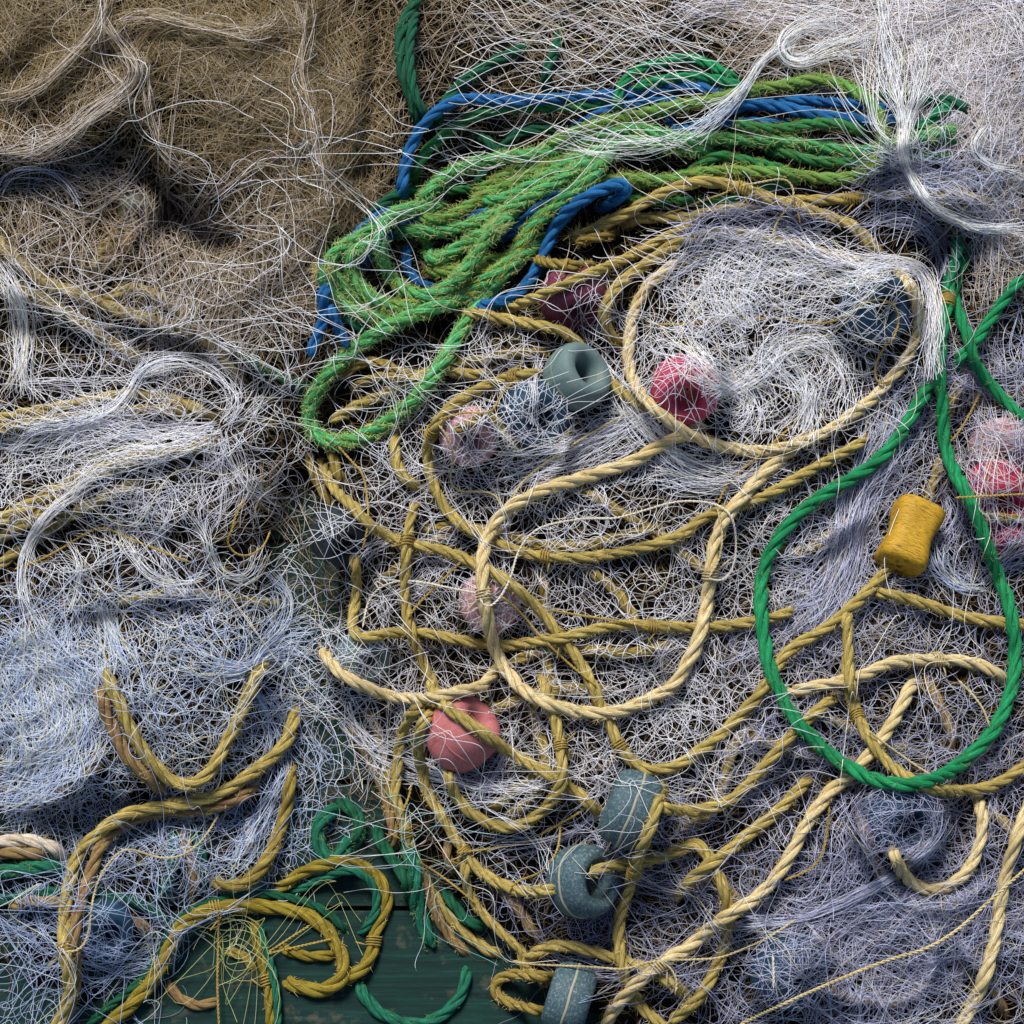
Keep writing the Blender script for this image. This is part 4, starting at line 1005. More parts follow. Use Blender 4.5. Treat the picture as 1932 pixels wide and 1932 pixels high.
rope('olive', 23, fA((560, 420), (680, 440), (760, 440), (880, 380), (960, 340)) + fB((0, 600), (100, 562), (220, 510), (350, 440), (480, 385), (600, 345)), 'olive rope third from the top in the coil', dive='az', fuzz=1.8)
rope('green', 25, fA((460, 530), (500, 515), (600, 500), (720, 505), (830, 490), (920, 465), (1020, 420), (1092, 395)) + fB((300, 580), (420, 510), (540, 440), (640, 385)), 'green rope under the inner turn, running right', dive='az', fuzz=1.8)
rope('green', 26, fB((-30, 612), (0, 617), (120, 608), (250, 550), (400, 462), (520, 402), (640, 350), (760, 312), (900, 305), (1040, 330)) + t(2, 0, (60, 850), (200, 875)), 'green rope of the coil passing under the net fringe', dive='az', fuzz=2.0)
rope('green', 27, fA((690, 560), (680, 610), (690, 655), (725, 672), (770, 640), (850, 590), (950, 530), (1092, 432)) + fB((100, 690), (200, 640), (300, 580), (420, 515), (530, 445), (620, 380), (700, 330)), 'pale green rope with a tight inner hook in the coil', dive='az', fuzz=2.0)
# big turns of the coil
rope('green', 26, fA((560, 380), (480, 440), (400, 480), (300, 540), (200, 600), (150, 645), (155, 700), (205, 775), (300, 860), (400, 915), (500, 945), (600, 935)), 'outer turn of the green coil at far left', fuzz=2.0, dive='az')
rope('green', 26, fA((118, 690), (128, 770), (185, 855), (270, 920), (360, 958), (450, 975), (530, 960), (620, 935), (720, 890)), 'green rope with a pale frayed end at far left', fray='a', fuzz=2.0, dive='z', stain=[(712, 600, 60, 2.5)])
rope('green', 27, fA((470, 525), (410, 560), (330, 592), (270, 625), (262, 690), (300, 775), (370, 850), (450, 892), (560, 912), (650, 890), (740, 850), (810, 800), (880, 730), (960, 640)), 'second turn of the green coil, stained yellow on its right', fuzz=2.0, dive='az', stain=[(812, 570, 110, 3.2)])
rope('green', 27, fA((880, 360), (1000, 350), (800, 372), (700, 378), (600, 380), (530, 395), (470, 432), (430, 500), (420, 570), (430, 640), (460, 720), (520, 790), (600, 840), (680, 852), (760, 822), (830, 768), (900, 690), (955, 605), (1015, 520), (1092, 445))[2:] + fB((60, 800), (130, 730), (230, 665)), 'innermost full turn of the green coil', fuzz=2.0, dive='az', stain=[(757, 537, 20, 2)])
rope('green', 26, fA((640, 420), (645, 360), (690, 285), (750, 230), (820, 190), (900, 150), (1000, 122), (1092, 115)) + fB((100, 395), (200, 375), (330, 365), (440, 340), (540, 300), (650, 268), (780, 238), (900, 240), (1000, 262)) + t(2, 0, (0, 790), (200, 785), (400, 790), (600, 802), (800, 832), (1000, 862), (1130, 842), (1300, 785), (1480, 745), (1600, 740)), 'topmost bright green arch running the whole length of the bundle', fuzz=1.9, dive='az')
rope('olive', 25, t(2, 0, (-700, 1130), (-500, 1030), (-300, 1010), (-100, 1020), (0, 1000), (100, 978), (250, 970), (400, 972), (600, 986), (800, 1012), (950, 1008), (1060, 960), (1120, 890), (1140, 800), (1130, 720), (1110, 640), (1060, 562), (960, 502), (850, 462), (750, 450), (600, 480), (450, 502), (300, 532), (150, 570), (0, 592)) + t(1, 0, (1800, 622), (1600, 662), (1450, 705), (1300, 755), (1200, 805), (1100, 862)), 'olive rope making the big hairpin at the right end', fuzz=1.3, dive='az')
rope('emerald', 22, t(1, 0, (1600, 690), (1572, 640), (1568, 550), (1592, 480), (1650, 412), (1760, 368), (1932, 330)) + t(2, 0, (60, 335), (130, 355), (230, 410), (330, 480)), 'green rope rising in an arch above the blue ropes', dive='az', fuzz=.3)
rope('emerald', 21, t(1, 0, (1600, 560), (1650, 510), (1750, 462), (1932, 440)) + t(2, 0, (80, 432), (180, 448), (300, 480), (400, 530)), 'lower green arch against the blue ropes', dive='az', fuzz=.3)
rope('green', 30, t(0, 1, (2140, -120), (2100, -40))[:0] + fB((760, 345), (700, 375), (640, 440), (570, 525), (480, 590), (380, 668), (300, 738), (240, 830), (170, 930), (100, 1000), (0, 1072)) + fA((860, 862), (700, 922), (560, 972), (450, 1022), (340, 1092)) + [(660, 664), (628, 692), (600, 732), (583, 778), (590, 812), (622, 834), (680, 826), (740, 790), (790, 745), (830, 690), (870, 622), (905, 572), (935, 535), (965, 500), (1000, 470), (1040, 440)], 'thick bright green rope hanging in the lowest long loop', fuzz=1.9, dive='az', stain=[(958, 495, 120, 3.2), (690, 815, 60, 1.2)])
rope('blue', 27, fA((880, 895), (910, 905), (1000, 905), (1070, 885)) + [(960, 566), (988, 545), (1006, 520), (1025, 485), (1036, 455), (1054, 420), (1080, 391), (1108, 370), (1142, 355), (1170, 345), (1186, 352), (1176, 370), (1150, 382), (1120, 400)], 'thick blue rope with a rounded bend on top of the coil', dive='az', fuzz=.2)
rope('blue', 24, [(640, 520), (615, 545), (606, 565), (614, 590), (606, 615), (594, 640), (586, 668), (590, 676)], 'blue rope end hanging at the left tip of the coil', dive='a', fuzz=.2)
rope('blue', 20, [(618, 560), (626, 590), (640, 620), (656, 655)], 'second shorter blue end at the tip of the coil', dive='a', fuzz=.2)

# tan ropes of the centre
rope('tan', 23, t(1, 0, (1560, 1290), (1700, 1235), (1932, 1238)) + t(2, 0, (60, 1225), (150, 1202), (300, 1182), (450, 1172), (600, 1142), (800, 1132), (950, 1122), (1100, 1102), (1250, 1096), (1400, 1096), (1550, 1106), (1650, 1125), (1740, 1160), (1760, 1210)), 'tan rope running level below the coil to the right corner net', dive='az', fuzz=.4, lash=[(1601, 378), (1615, 374)])
rope('tan', 25, t(1, 0, (1310, 1362), (1400, 1312), (1500, 1262), (1620, 1202), (1740, 1132), (1850, 1080), (1950, 1045)) + t(2, 0, (80, 1028), (180, 1032), (300, 1055), (420, 1092), (520, 1130), (600, 1152), (700, 1184), (820, 1225), (910, 1258), (980, 1290), (1040, 1350), (1090, 1425), (1150, 1480)), 'tan rope with a chopped end beside the blue bend', dive='z', fuzz=.5, fray='a', lash=[(1400, 352), (1500, 383)])
rope('gold', 22, t(1, 0, (1325, 1372), (1400, 1352), (1480, 1342), (1580, 1310)), 'stub of gold rope below the chopped rope end', dive='z', fuzz=.3)
rope('gold', 22, t(1, 0, (1060, 1450), (1130, 1480), (1220, 1496), (1330, 1508), (1440, 1500)), 'short gold rope peeping right of the coil, tied once', dive='az', fuzz=.3, lash=[(1072, 500)])
rope('tan', 22, t(1, 0, (900, 1780), (1000, 1722), (1150, 1660), (1280, 1602), (1400, 1550), (1560, 1488), (1700, 1420), (1820, 1350), (1932, 1300)) + t(2, 0, (60, 1250), (120, 1230)), 'tan rope climbing right from under the green loop', dive='az', fuzz=.3, lash=[(1205, 482)])
rope('tan', 23, t(1, 0, (640, 1770), (780, 1772), (900, 1802), (1050, 1832), (1200, 1862), (1300, 1905)) + t(1, 1, (1340, 15), (1400, 110), (1470, 190), (1560, 262), (1650, 335), (1720, 390), (1780, 440)), 'tan rope passing right of the grey green float', dive='az', fuzz=.3)
ring_float('grey', 1088, 712, 136, 84, (.62, -.38, .70), 'grey green ring float under loose meshes, open on its right', hole=.36, seam='same')
ring_float('red', 1293, 735, 138, 88, (.05, .60, .78), 'bright red ring float inside the big tan ring', hole=.3, seam='none', lift=.012)
rope('tan', 22, t(1, 1, (480, 860), (350, 765), (312, 680), (300, 580), (330, 485)), 'tan rope curving at the left of the faded pink float', dive='az', fuzz=.3)
rope('tan', 22, t(1, 1, (1160, 186), (1000, 192), (900, 222), (800, 262), (660, 340), (560, 432), (502, 530), (480, 620), (500, 740), (540, 850), (600, 962), (680, 1032), (780, 1092), (900, 1150), (1050, 1200), (1200, 1222), (1400, 1222), (1600, 1192), (1800, 1140), (1932, 1090)) + t(2, 1, (120, 990), (250, 950), (400, 905), (550, 835), (700, 745), (850, 660), (1000, 580), (1090, 520)), 'long tan rope sweeping under the pale ring in a wide bow', dive='az', fuzz=.4, lash=[(1028, 1050), (972, 704), (890, 850)])
rope('tan', 23, t(0, 1, (1810, 640), (1860, 780), (1932, 880)) + t(1, 1, (60, 920), (140, 1022), (250, 1102), (400, 1152), (550, 1182), (700, 1232), (850, 1302), (960, 1382), (1060, 1462), (1160, 1562), (1240, 1662), (1300, 1742), (1360, 1822), (1420, 1932)) + t(1, 2, (1470, 130), (1520, 240), (1560, 330), (1610, 410), (1700, 482), (1800, 490), (1932, 452)) + fR((40, 225), (100, 185), (180, 110), (260, 20)) + t(2, 1, (540, 1830), (610, 1745), (720, 1680), (850, 1600), (960, 1502), (1050, 1412), (1120, 1332), (1165, 1285)), 'longest tan rope, diagonal through centre then up to the yellow float', dive='a', fuzz=.4, lash=[(765, 1025), (1168, 1404), (1217, 1086)])
rope('tan', 22, t(1, 1, (60, 1140), (80, 1260), (90, 1400), (72, 1530), (58, 1620), (100, 1682), (220, 1662), (350, 1645), (500, 1652), (650, 1682), (800, 1712), (950, 1722), (1100, 1702), (1250, 1682), (1400, 1642), (1600, 1602), (1750, 1612), (1932, 1622)) + t(2, 1, (100, 1622), (250, 1612), (400, 1582), (550, 1550), (680, 1500)), 'tan rope with a sharp elbow at left, then level across', dive='az', fuzz=.4, lash=[(1225, 1180)])
rope('tan', 21, t(1, 1, (450, 880), (420, 905), (392, 1000), (372, 1100), (368, 1250), (362, 1400), (372, 1520), (400, 1640), (432, 1750), (480, 1852), (520, 1932)) + t(1, 2, (560, 90), (600, 140)), 'upright tan rope crossing the level one at centre left', dive='a', fuzz=.4, lash=[(766, 1020)])
ring_float('pink', 872, 1384, 142, 112, (.62, -.55, .42), 'faded pink ring float with a tan rope crossing its face', hole=.2, seam='none')
rope('tan', 23, t(1, 2, (500, -20), (520, 40), (565, 105), (640, 172), (740, 242), (840, 312), (950, 392), (1080, 462), (1180, 522), (1280, 582), (1380, 662), (1450, 740), (1500, 780)), 'tan rope crossing over the faded pink float', dive='z', fuzz=.4)
rope('pale', 24, t(0, 1, (1820, 1740), (1880, 1830), (1945, 1900)) + t(1, 2, (90, 5), (180, 52), (300, 82), (420, 92), (520, 82), (650, 52), (800, 22)) + t(1, 1, (860, 1880), (920, 1840)), 'pale rope with a blunt end left of the faded pink float', dive='z', fuzz=.4)
ring_float('slate', 1190, 1527, 150, 92, (.92, .38, .06), 'slate blue float standing on edge, its pale seam facing us', hole=.28)
ring_float('slate', 1100, 1662, 140, 92, (.70, -.10, .66), 'slate blue ring float with a rope through its hole', hole=.40)
ring_float('slate', 1074, 1885, 140, 84, (.93, .28, .10), 'dull slate float leaning at the bottom edge', hole=.28, lift=.015)
rope('tan', 22, t(1, 2, (600, 430), (612, 550), (660, 662), (740, 742), (830, 792), (930, 822), (1040, 792), (1140, 722), (1222, 622), (1252, 540), (1242, 420), (1232, 300), (1200, 180), (1160, 40), (1130, -60)), 'tan U loop hanging below the faded pink float', dive='az', fuzz=.4, lash=[(1054, 1408)])
rope('tan', 22, t(1, 2, (560, 120), (450, 242), (430, 380), (460, 500), (490, 622), (560, 742), (620, 842), (680, 932), (740, 1022), (830, 1102), (950, 1162), (1060, 1190), (1200, 1172), (1290, 1140)), 'tan rope sweeping down into the lower slate ring', dive='az', fuzz=.4, lash=[(872, 1607)])
rope('tan', 22, t(1, 2, (540, 108), (400, 170), (350, 270), (322, 400), (312, 520), (302, 640), (340, 752), (370, 862), (400, 962), (440, 1062), (500, 1172), (560, 1272), (650, 1372), (740, 1452), (840, 1522), (980, 1560)), 'tan rope along the dark left edge of the centre heap', dive='az', fuzz=.4, lash=[(766, 1570)])
rope('brown', 20, t(1, 2, (400, 1000), (450, 1100), (500, 1220), (560, 1362), (630, 1462), (710, 1532), (800, 1575)), 'brown rope just outside the tan edge rope', dive='az', fuzz=.4)
rope('tan', 19, t(1, 2, (680, 940), (700, 1030), (705, 1130), (750, 1242), (820, 1332), (900, 1412), (980, 1482), (1040, 1530), (1020, 1600), (1100, 1660), (1180, 1720)), 'thin tan rope dropping to the bottom loop beside the lowest float', dive='az', fuzz=.3, lash=[(866, 1620)])
rope('gold', 21, t(1, 2, (1240, 1665), (1150, 1670), (1050, 1652), (950, 1652), (872, 1692), (860, 1752), (920, 1802), (1020, 1832), (1120, 1852), (1190, 1890)), 'dark gold loop lying on the green deck by the lowest float', dive='az', fuzz=.3)
rope('tan', 23, t(1, 2, (1010, 1600), (1070, 1545), (1180, 1492), (1300, 1492), (1420, 1522), (1560, 1562), (1680, 1602), (1800, 1652), (1900, 1730), (1990, 1800)), 'tan rope arching above the lowest slate float', dive='az', fuzz=.4)
rope('tan', 23, t(1, 2, (1400, 1085), (1500, 1042), (1650, 1022), (1800, 992), (1932, 942)) + fR((40, 510), (80, 545), (95, 580), (122, 630), (142, 705), (146, 780), (130, 862), (90, 950), (50, 1012), (0, 1055)) + t(1, 2, (1850, 1932)), 'tan rope out of the lower slate ring, then bending down', dive='', fuzz=.4)
rope('tan', 22, t(1, 2, (1830, 560), (1790, 700), (1760, 800), (1700, 950), (1660, 1072), (1622, 1202), (1580, 1322), (1570, 1452), (1590, 1602), (1622, 1722), (1680, 1822), (1760, 1902), (1850, 1960)), 'upright tan rope right of the slate floats', dive='a', fuzz=.4, lash=[(1198, 1645)])
rope('tan', 23, fR((-30, 700), (0, 665), (60, 602), (130, 552), (200, 492), (290, 422), (370, 342), (420, 290)), 'tan rope parallel to and left of the long diagonal', dive='az', fuzz=.3)
rope('tan', 22, fR((-120, 370), (-60, 400), (0, 412), (80, 402), (160, 372), (240, 292), (300, 222), (360, 152), (430, 92), (510, 30)), 'tan rope from behind the slate float up to the green loop', dive='az', fuzz=.4)
rope('pale', 25, t(1, 2, (1480, 1960), (1560, 1830), (1640, 1732), (1720, 1662), (1800, 1602), (1880, 1530)) + fR((0, 862), (80, 792), (150, 742), (230, 690), (300, 620), (352, 540), (392, 460), (440, 390), (490, 330), (542, 295), (600, 230), (660, 150), (700, 72), (745, -20)), 'long pale diagonal rope from the bottom up into the green loop', dive='z', fuzz=.4, lash=[(1243, 1828)])
rope('tan', 22, fR((530, -120), (525, 0), (560, 105), (600, 182), (650, 250), (720, 302), (790, 342), (900, 347), (1000, 330), (1092, 268), (1140, 230)), 'tan rope bending out below the green loop to the right edge', dive='a', fuzz=.4, lash=[(1620, 1346)])
rope('pale', 23, fR((648, 490), (680, 560), (712, 622), (780, 662), (850, 652), (912, 602), (950, 522), (962, 440), (940, 350)), 'small pale U shaped rope under the bend, lower right', dive='az', fuzz=.3)
rope('pale', 25, fR((1130, 330), (1092, 430), (1060, 522), (1032, 622), (1012, 742), (990, 862), (960, 962), (920, 1042), (880, 1130)), 'pale rope running down the lower right edge', dive='', fuzz=.3)
rope('pale', 24, t(2, 1, (560, 2010), (700, 1960), (860, 1930), (1000, 1900), (1100, 1852), (1200, 1812), (1350, 1802), (1500, 1802), (1650, 1822), (1780, 1882), (1860, 1970)), 'pale arched rope inside the lower end of the green loop', dive='az', fuzz=.4, lash=[(1766, 1250)])
rope('tan', 24, t(2, 1, (1040, 1430), (1120, 1422), (1200, 1442), (1350, 1482), (1500, 1532), (1650, 1572), (1800, 1592), (1932, 1602), (2000, 1610)), 'tan rope crossing under the green loop to the right edge', dive='a', fuzz=.4)
rope('tan', 21, t(2, 1, (930, 1460), (930, 1600), (940, 1750), (950, 1932)) + fR((560, 90),), 'upright tan rope inside the green loop', dive='az', fuzz=.3)

# lower left, on top
rope('white', 27, t(0, 2, (-120, 900), (0, 905), (100, 888), (200, 900), (300, 935), (360, 985), (375, 1040)), 'thick white rope at the left edge, bottom part', dive='z', fuzz=.5)
rope('brown', 24, t(0, 2, (-120, 980), (0, 972), (100, 960), (220, 975), (320, 1010)), 'brown rope tucked under the thick white rope', dive='z')
rope('teal', 29, t(0, 2, (-120, 1085), (0, 1072), (100, 1055), (220, 1040), (330, 1052), (400, 1095)), 'thick sea green rope below the white one at left edge', dive='z', fuzz=.8)
rope('tan', 26, t(0, 1, (1930, 1340), (1850, 1500), (1780, 1600))[:0] + t(0, 2, (590, -120), (620, 0), (680, 120), (722, 230), (780, 342), (840, 432), (920, 512), (1000, 572), (1090, 582), (1160, 542), (1222, 462), (1282, 342), (1350, 202), (1400, 80), (1440, -20), (1520, -130)), 'tan rope hanging in a deep U at lower left', dive='az', fuzz=.4)
rope('brown', 25, t(0, 2, (550, -20), (580, 100), (612, 200), (660, 300), (720, 422), (800, 502), (880, 585), (960, 640)), 'reddish brown rope along the outside of the deep U', dive='az', fuzz=.3)
rope('brown', 24, t(0, 2, (1480, 560), (1380, 640), (1250, 695), (1100, 725), (980, 728), (830, 748), (700, 800), (600, 880), (545, 980), (500, 1120), (452, 1260), (425, 1400), (425, 1550), (425, 1700), (400, 1800), (345, 1960)), 'reddish brown rope paired beneath the tan shepherd crook', fuzz=.4, dive='a')
rope('tan', 26, t(0, 2, (1690, 90), (1680, 150), (1655, 250), (1620, 342), (1540, 422), (1450, 492), (1350, 562), (1250, 622), (1150, 662), (1000, 692), (850, 712), (720, 742), (620, 802), (520, 882), (450, 962), (412, 1062), (385, 1180), (368, 1300), (368, 1450), (385, 1600), (395, 1750), (370, 1850), (300, 1990)), 'tan rope bending like a shepherd crook down to the bottom edge', fuzz=.4, dive='a', lash=[(131, 1790)])
rope('gold', 25, t(0, 2, (1650, 420), (1640, 560), (1622, 700), (1580, 852), (1530, 982), (1450, 1092), (1350, 1152), (1230, 1140), (1180, 1100)), 'gold rope hooked at its lower end, left of the dark gap', dive='az', fuzz=.4)
# green in the dark gap at bottom centre
rope('teal', 30, t(0, 2, (1970, 700), (1880, 720), (1810, 790), (1790, 870), (1830, 960), (1910, 1020)) + t(1, 2, (40, 900), (120, 860)), 'sea green rope looped in the dark gap', dive='az', fuzz=.4)
rope('dkgreen', 26, t(1, 2, (-60, 640), (40, 700), (110, 780), (100, 880), (60, 980)), 'dark green rope hanging in the gap left of centre heap', dive='az', fuzz=.4)
rope('teal', 30, t(1, 2, (340, 900), (400, 980), (420, 1100), (425, 1220), (450, 1340), (490, 1430), (520, 1500)), 'frayed sea green rope end hanging onto the deck', dive='a', fuzz=1.0)
rope('dkgreen', 24, t(1, 2, (180, 780), (220, 900), (300, 1010), (370, 1120), (390, 1260)), 'dark green rope beside the frayed sea green end', dive='az')
rope('dkgreen', 22, t(1, 2, (560, 1150), (640, 1260), (700, 1340), (780, 1380), (860, 1370)), 'dark green rope tucked behind the tan edge rope', dive='az')
rope('teal', 24, t(1, 2, (690, 1540), (705, 1620), (700, 1720), (650, 1810), (560, 1890), (470, 1935), (370, 1930), (270, 1900), (180, 1840), (120, 1760), (90, 1690)), 'sea green rope lying in a round arc on the deck boards', dive='a', fuzz=.1)
# yellow coils with a green companion
rope('dkgreen', 17, t(0, 2, (480, 1960), (620, 1832), (740, 1742), (850, 1622), (920, 1502), (980, 1380), (1080, 1290), (1200, 1242), (1350, 1212), (1500, 1200), (1650, 1222), (1780, 1262), (1880, 1325), (1960, 1410)) + t(1, 2, (60, 1500)), 'thin green rope following the upper side of the big yellow arch', dive='z', fuzz=.1)
rope('gold', 20, t(0, 2, (1220, 1560), (1310, 1520), (1400, 1560), (1440, 1640), (1490, 1700)), 'short gold rope bend inside the yellow arch', dive='az')
rope('brown', 20, t(0, 2, (930, 1620), (950, 1700), (1020, 1790), (1130, 1830), (1230, 1800), (1290, 1740)), 'brown rope lying low inside the yellow arch', dive='az')
rope('yellow', 22, t(0, 2, (1530, 1440), (1600, 1502), (1700, 1542), (1800, 1552), (1932, 1532)) + t(1, 2, (60, 1500)), 'yellow rope level across the inside of the yellow loop', dive='az')
rope('yellow', 25, t(0, 2, (1540, 1195), (1640, 1122), (1720, 1062), (1820, 1032), (1932, 1010)) + t(1, 2, (80, 1022), (170, 1062), (232, 1132), (262, 1222), (242, 1322), (195, 1402), (180, 1500), (165, 1570), (100, 1642), (0, 1690), (-60, 1702)), 'yellow rope in a tall loop rising behind the arch', dive='az', fuzz=.2, lash=[(690, 1772)])
rope('teal', 17, t(0, 2, (1600, 1210), (1720, 1160), (1820, 1110), (1932, 1070)) + t(1, 2, (60, 1062), (140, 1102), (195, 1180), (200, 1270), (170, 1350), (110, 1420), (40, 1480)), 'thin green rope along the inside of the tall yellow loop', dive='az', fuzz=.1)
rope('yellow', 28, t(0, 2, (560, 1990), (640, 1920), (730, 1842), (822, 1742), (902, 1622), (962, 1482), (1022, 1375), (1120, 1312), (1222, 1275), (1400, 1262), (1550, 1272), (1700, 1302), (1800, 1352), (1880, 1442), (1942, 1562), (1950, 1640), (1900, 1712), (1800, 1742), (1700, 1722), (1600, 1682), (1560, 1640)), 'thick yellow rope in a big arch at bottom left', dive='z', fuzz=.25, lash=[(407, 1715)])
rope('yellow', 20, t(0, 2, (1450, 1285), (1440, 1400), (1460, 1502), (1490, 1602), (1520, 1752), (1535, 1960)), 'yellow rope dropping from the arch to the bottom edge', dive='a', fuzz=.2, lash=[(495, 1850)])
rope('teal', 16, t(0, 2, (1490, 1310), (1482, 1420), (1525, 1562), (1555, 1702), (1568, 1802), (1568, 1960)), 'thin green rope dropping beside the yellow one', dive='a')

# emerald loop and knot at right
rope('emerald', 24, t(2, 0, (1932, 1560), (1850, 1655), (1780, 1750), (1720, 1840), (1655, 1935)) + t(2, 1, (1600, 60), (1550, 130), (1500, 200)), 'emerald rope coming in from the right edge to the knot', dive='z', fuzz=.3)
rope('emerald', 24, t(2, 0, (1640, 1380), (1620, 1450), (1575, 1520), (1540, 1620), (1545, 1720), (1570, 1780), (1595, 1860), (1622, 1932)) + t(2, 1, (1640, 100), (1720, 222), (1800, 312), (1880, 392), (1970, 465), (2040, 520)), 'emerald rope leaving the knot to the lower right edge', dive='a', fuzz=.3)
em = rope('emerald', 27, t(2, 0, (1560, 1290), (1562, 1400), (1542, 1482), (1512, 1560), (1500, 1650), (1488, 1760), (1470, 1852), (1460, 1932)) + t(2, 1, (1450, 110), (1452, 222), (1468, 330), (1472, 450), (1482, 570), (1505, 660), (1552, 762), (1620, 882), (1670, 1002), (1712, 1122), (1760, 1252), (1805, 1382), (1848, 1482), (1868, 1602), (1882, 1702), (1885, 1802), (1872, 1932)) + fR((1030, 82), (990, 160), (930, 222), (860, 282), (790, 315), (710, 327), (620, 312), (550, 280), (480, 235), (420, 182), (370, 130), (330, 70), (300, 2)) + t(2, 1, (490, 1850), (460, 1702), (442, 1552), (442, 1402), (462, 1282), (512, 1172), (582, 1072), (680, 962), (800, 872), (950, 780), (1080, 692), (1180, 592), (1250, 502), (1312, 390), (1380, 282), (1430, 190)), 'emerald rope hanging in one big teardrop loop at right', dive='az', fuzz=.35, lash=[(1795, 562), (1792, 570)])

# big rings on top
rope('tan', 25, t(2, 0, (1090, 1500), (1000, 1488), (850, 1450), (700, 1402), (550, 1370), (400, 1330), (250, 1312), (100, 1340), (-20, 1368)) + t(1, 0, (1800, 1442), (1680, 1532), (1580, 1612), (1510, 1702), (1485, 1782), (1500, 1860), (1560, 1932), (1640, 1990)), 'tan rope outlining the top of the white dome, ending left of the ring', dive='az', fuzz=.4)
rope('pale', 26, t(1, 1, (2060, 470), (1960, 520), (1860, 562), (1800, 592), (1650, 680), (1500, 732), (1350, 782), (1200, 822), (1080, 872), (960, 935), (875, 1022), (822, 1112), (800, 1202), (796, 1302), (802, 1402), (820, 1522), (842, 1642), (882, 1782), (940, 1872), (1020, 1965)) + t(1, 2, (1080, 80), (1200, 132), (1330, 162), (1450, 172), (1580, 160), (1700, 112), (1800, 62), (1890, 10)) + t(2, 1, (0, 1862), (60, 1762), (112, 1602), (142, 1452), (160, 1302), (172, 1182), (202, 1082), (260, 972), (340, 880), (430, 780), (520, 692), (600, 630), (680, 560), (740, 500)), 'palest rope, thick, in an egg shaped ring at the centre', dive='az', fuzz=.5, lash=[(912, 1121), (1343, 1084)], stain=[])
rope('pale', 24, t(1, 0, (1932, 1440), (1850, 1522), (1750, 1602), (1682, 1702), (1642, 1802), (1630, 1932)) + t(1, 1, (1622, 60), (1635, 180), (1682, 280), (1760, 372), (1860, 452), (1932, 512)) + t(2, 1, (60, 542), (170, 582), (300, 612), (430, 622), (560, 602), (700, 562), (850, 492), (960, 412), (1080, 322), (1165, 230), (1245, 130), (1305, 30)) + t(2, 0, (1335, 1880), (1340, 1780), (1315, 1680), (1270, 1590), (1200, 1520)), 'pale tan rope closing a big ring round the red float', dive='az', fuzz=.4)

# wooden spool float
def spool():
    m, nt, b = mat_new('yellow_wood', .55, .3)
    tc = node(nt, 'ShaderNodeTexCoord')
    at = node(nt, 'ShaderNodeAttribute', attribute_name='lay')
    mp = node(nt, 'ShaderNodeMapping'); mp.inputs['Scale'].default_value = (5, 5, 46)
    nt.links.new(at.outputs['Vector'], mp.inputs[0])
    n1 = node(nt, 'ShaderNodeTexNoise', Scale=1.0, Detail=5.0, Roughness=.65, Distortion=.4)
    nt.links.new(mp.outputs[0], n1.inputs['Vector'])
    nt.links.new(ramp(nt, n1.outputs['Fac'], [(.34, (.10, .045, .003)), (.47, (.42, .23, .012)), (.7, (.60, .37, .03))]), b.inputs['Base Color'])
    bp = node(nt, 'ShaderNodeBump', Strength=.6, Distance=.0012)
    nt.links.new(n1.outputs['Fac'], bp.inputs['Height']); nt.links.new(bp.outputs[0], b.inputs['Normal'])
    L, n = 66 * PX, 64
    prof = [(-1, .10), (-1, .62), (-.97, .80), (-.86, .90), (-.6, .88), (-.3, .80), (0, .76), (.3, .80), (.6, .89), (.86, .92), (.96, .84), (1, .66), (1, .10)]
    th = np.arange(n) * 2 * math.pi / n
    v = []
    for a_, r_ in prof:
        flat = 1 - .07 * np.cos(4 * th) * (r_ > .5)
        rr = r_ * 55 * PX * flat
        v.append(np.stack([rr * np.cos(th), rr * np.sin(th), np.full(n, a_ * L)], -1))
    v = np.array(v)
    ax = .46 * CAM_R + .80 * CAM_U - (-.38) * CAM_F
    ax = .38 * CAM_R + .84 * CAM_U + .36 * CAM_F; ax /= np.linalg.norm(ax)
    u = np.cross(ax, [0.2, .1, .95]); u /= np.linalg.norm(u); uu = np.cross(ax, u)
    pt = v.reshape(-1, 3) @ np.stack([u, uu, ax])
    z = float(np.median(look(H, np.array([[1715., 1010.], [1690, 1050], [1740, 970], [1700, 990]])))) + 40 * PX
    org = w(np.array([[1716., 1012.]]), np.array([z]))[0]
    idx = np.arange(len(prof) * n).reshape(len(prof), n)
    f = np.stack([idx[:-1], idx[1:], np.roll(idx, -1, 1)[1:], np.roll(idx, -1, 1)[:-1]], -1).reshape(-1, 4)
    o = make_mesh('wooden_spool_float', [(pt + org, f)], m, attrs={'lay': v.reshape(-1, 3) / L}, origin=org)
    # closed bore
    k = 8
    for end in (0, len(prof) - 1): pass
    bore = np.array([np.stack([.10 * 55 * PX * np.cos(th), .10 * 55 * PX * np.sin(th), np.full(n, q * L)], -1) for q in (-1.0, 1.0)]).reshape(-1, 3) @ np.stack([u, uu, ax])
    bi = np.arange(2 * n).reshape(2, n)
    bf = np.stack([bi[0], np.roll(bi[0], -1), np.roll(bi[1], -1), bi[1]], -1)
    make_mesh('bore', [(bore + org, bf)], m, o)
    tag(o, 'yellow wooden spool float with dark grain, beside the green loop', 'float')
    c = np.array([[1716., 1012.]])
    sx = np.linspace(-48, 48, 25)
    for a_ in np.linspace(-60, 60, 33):
        p = c + np.stack([.42 * a_ + .9 * sx, -.9 * a_ + .42 * sx], -1)
        stamp(p, np.full(len(p), z + 20 * PX), 5 * PX)
spool()

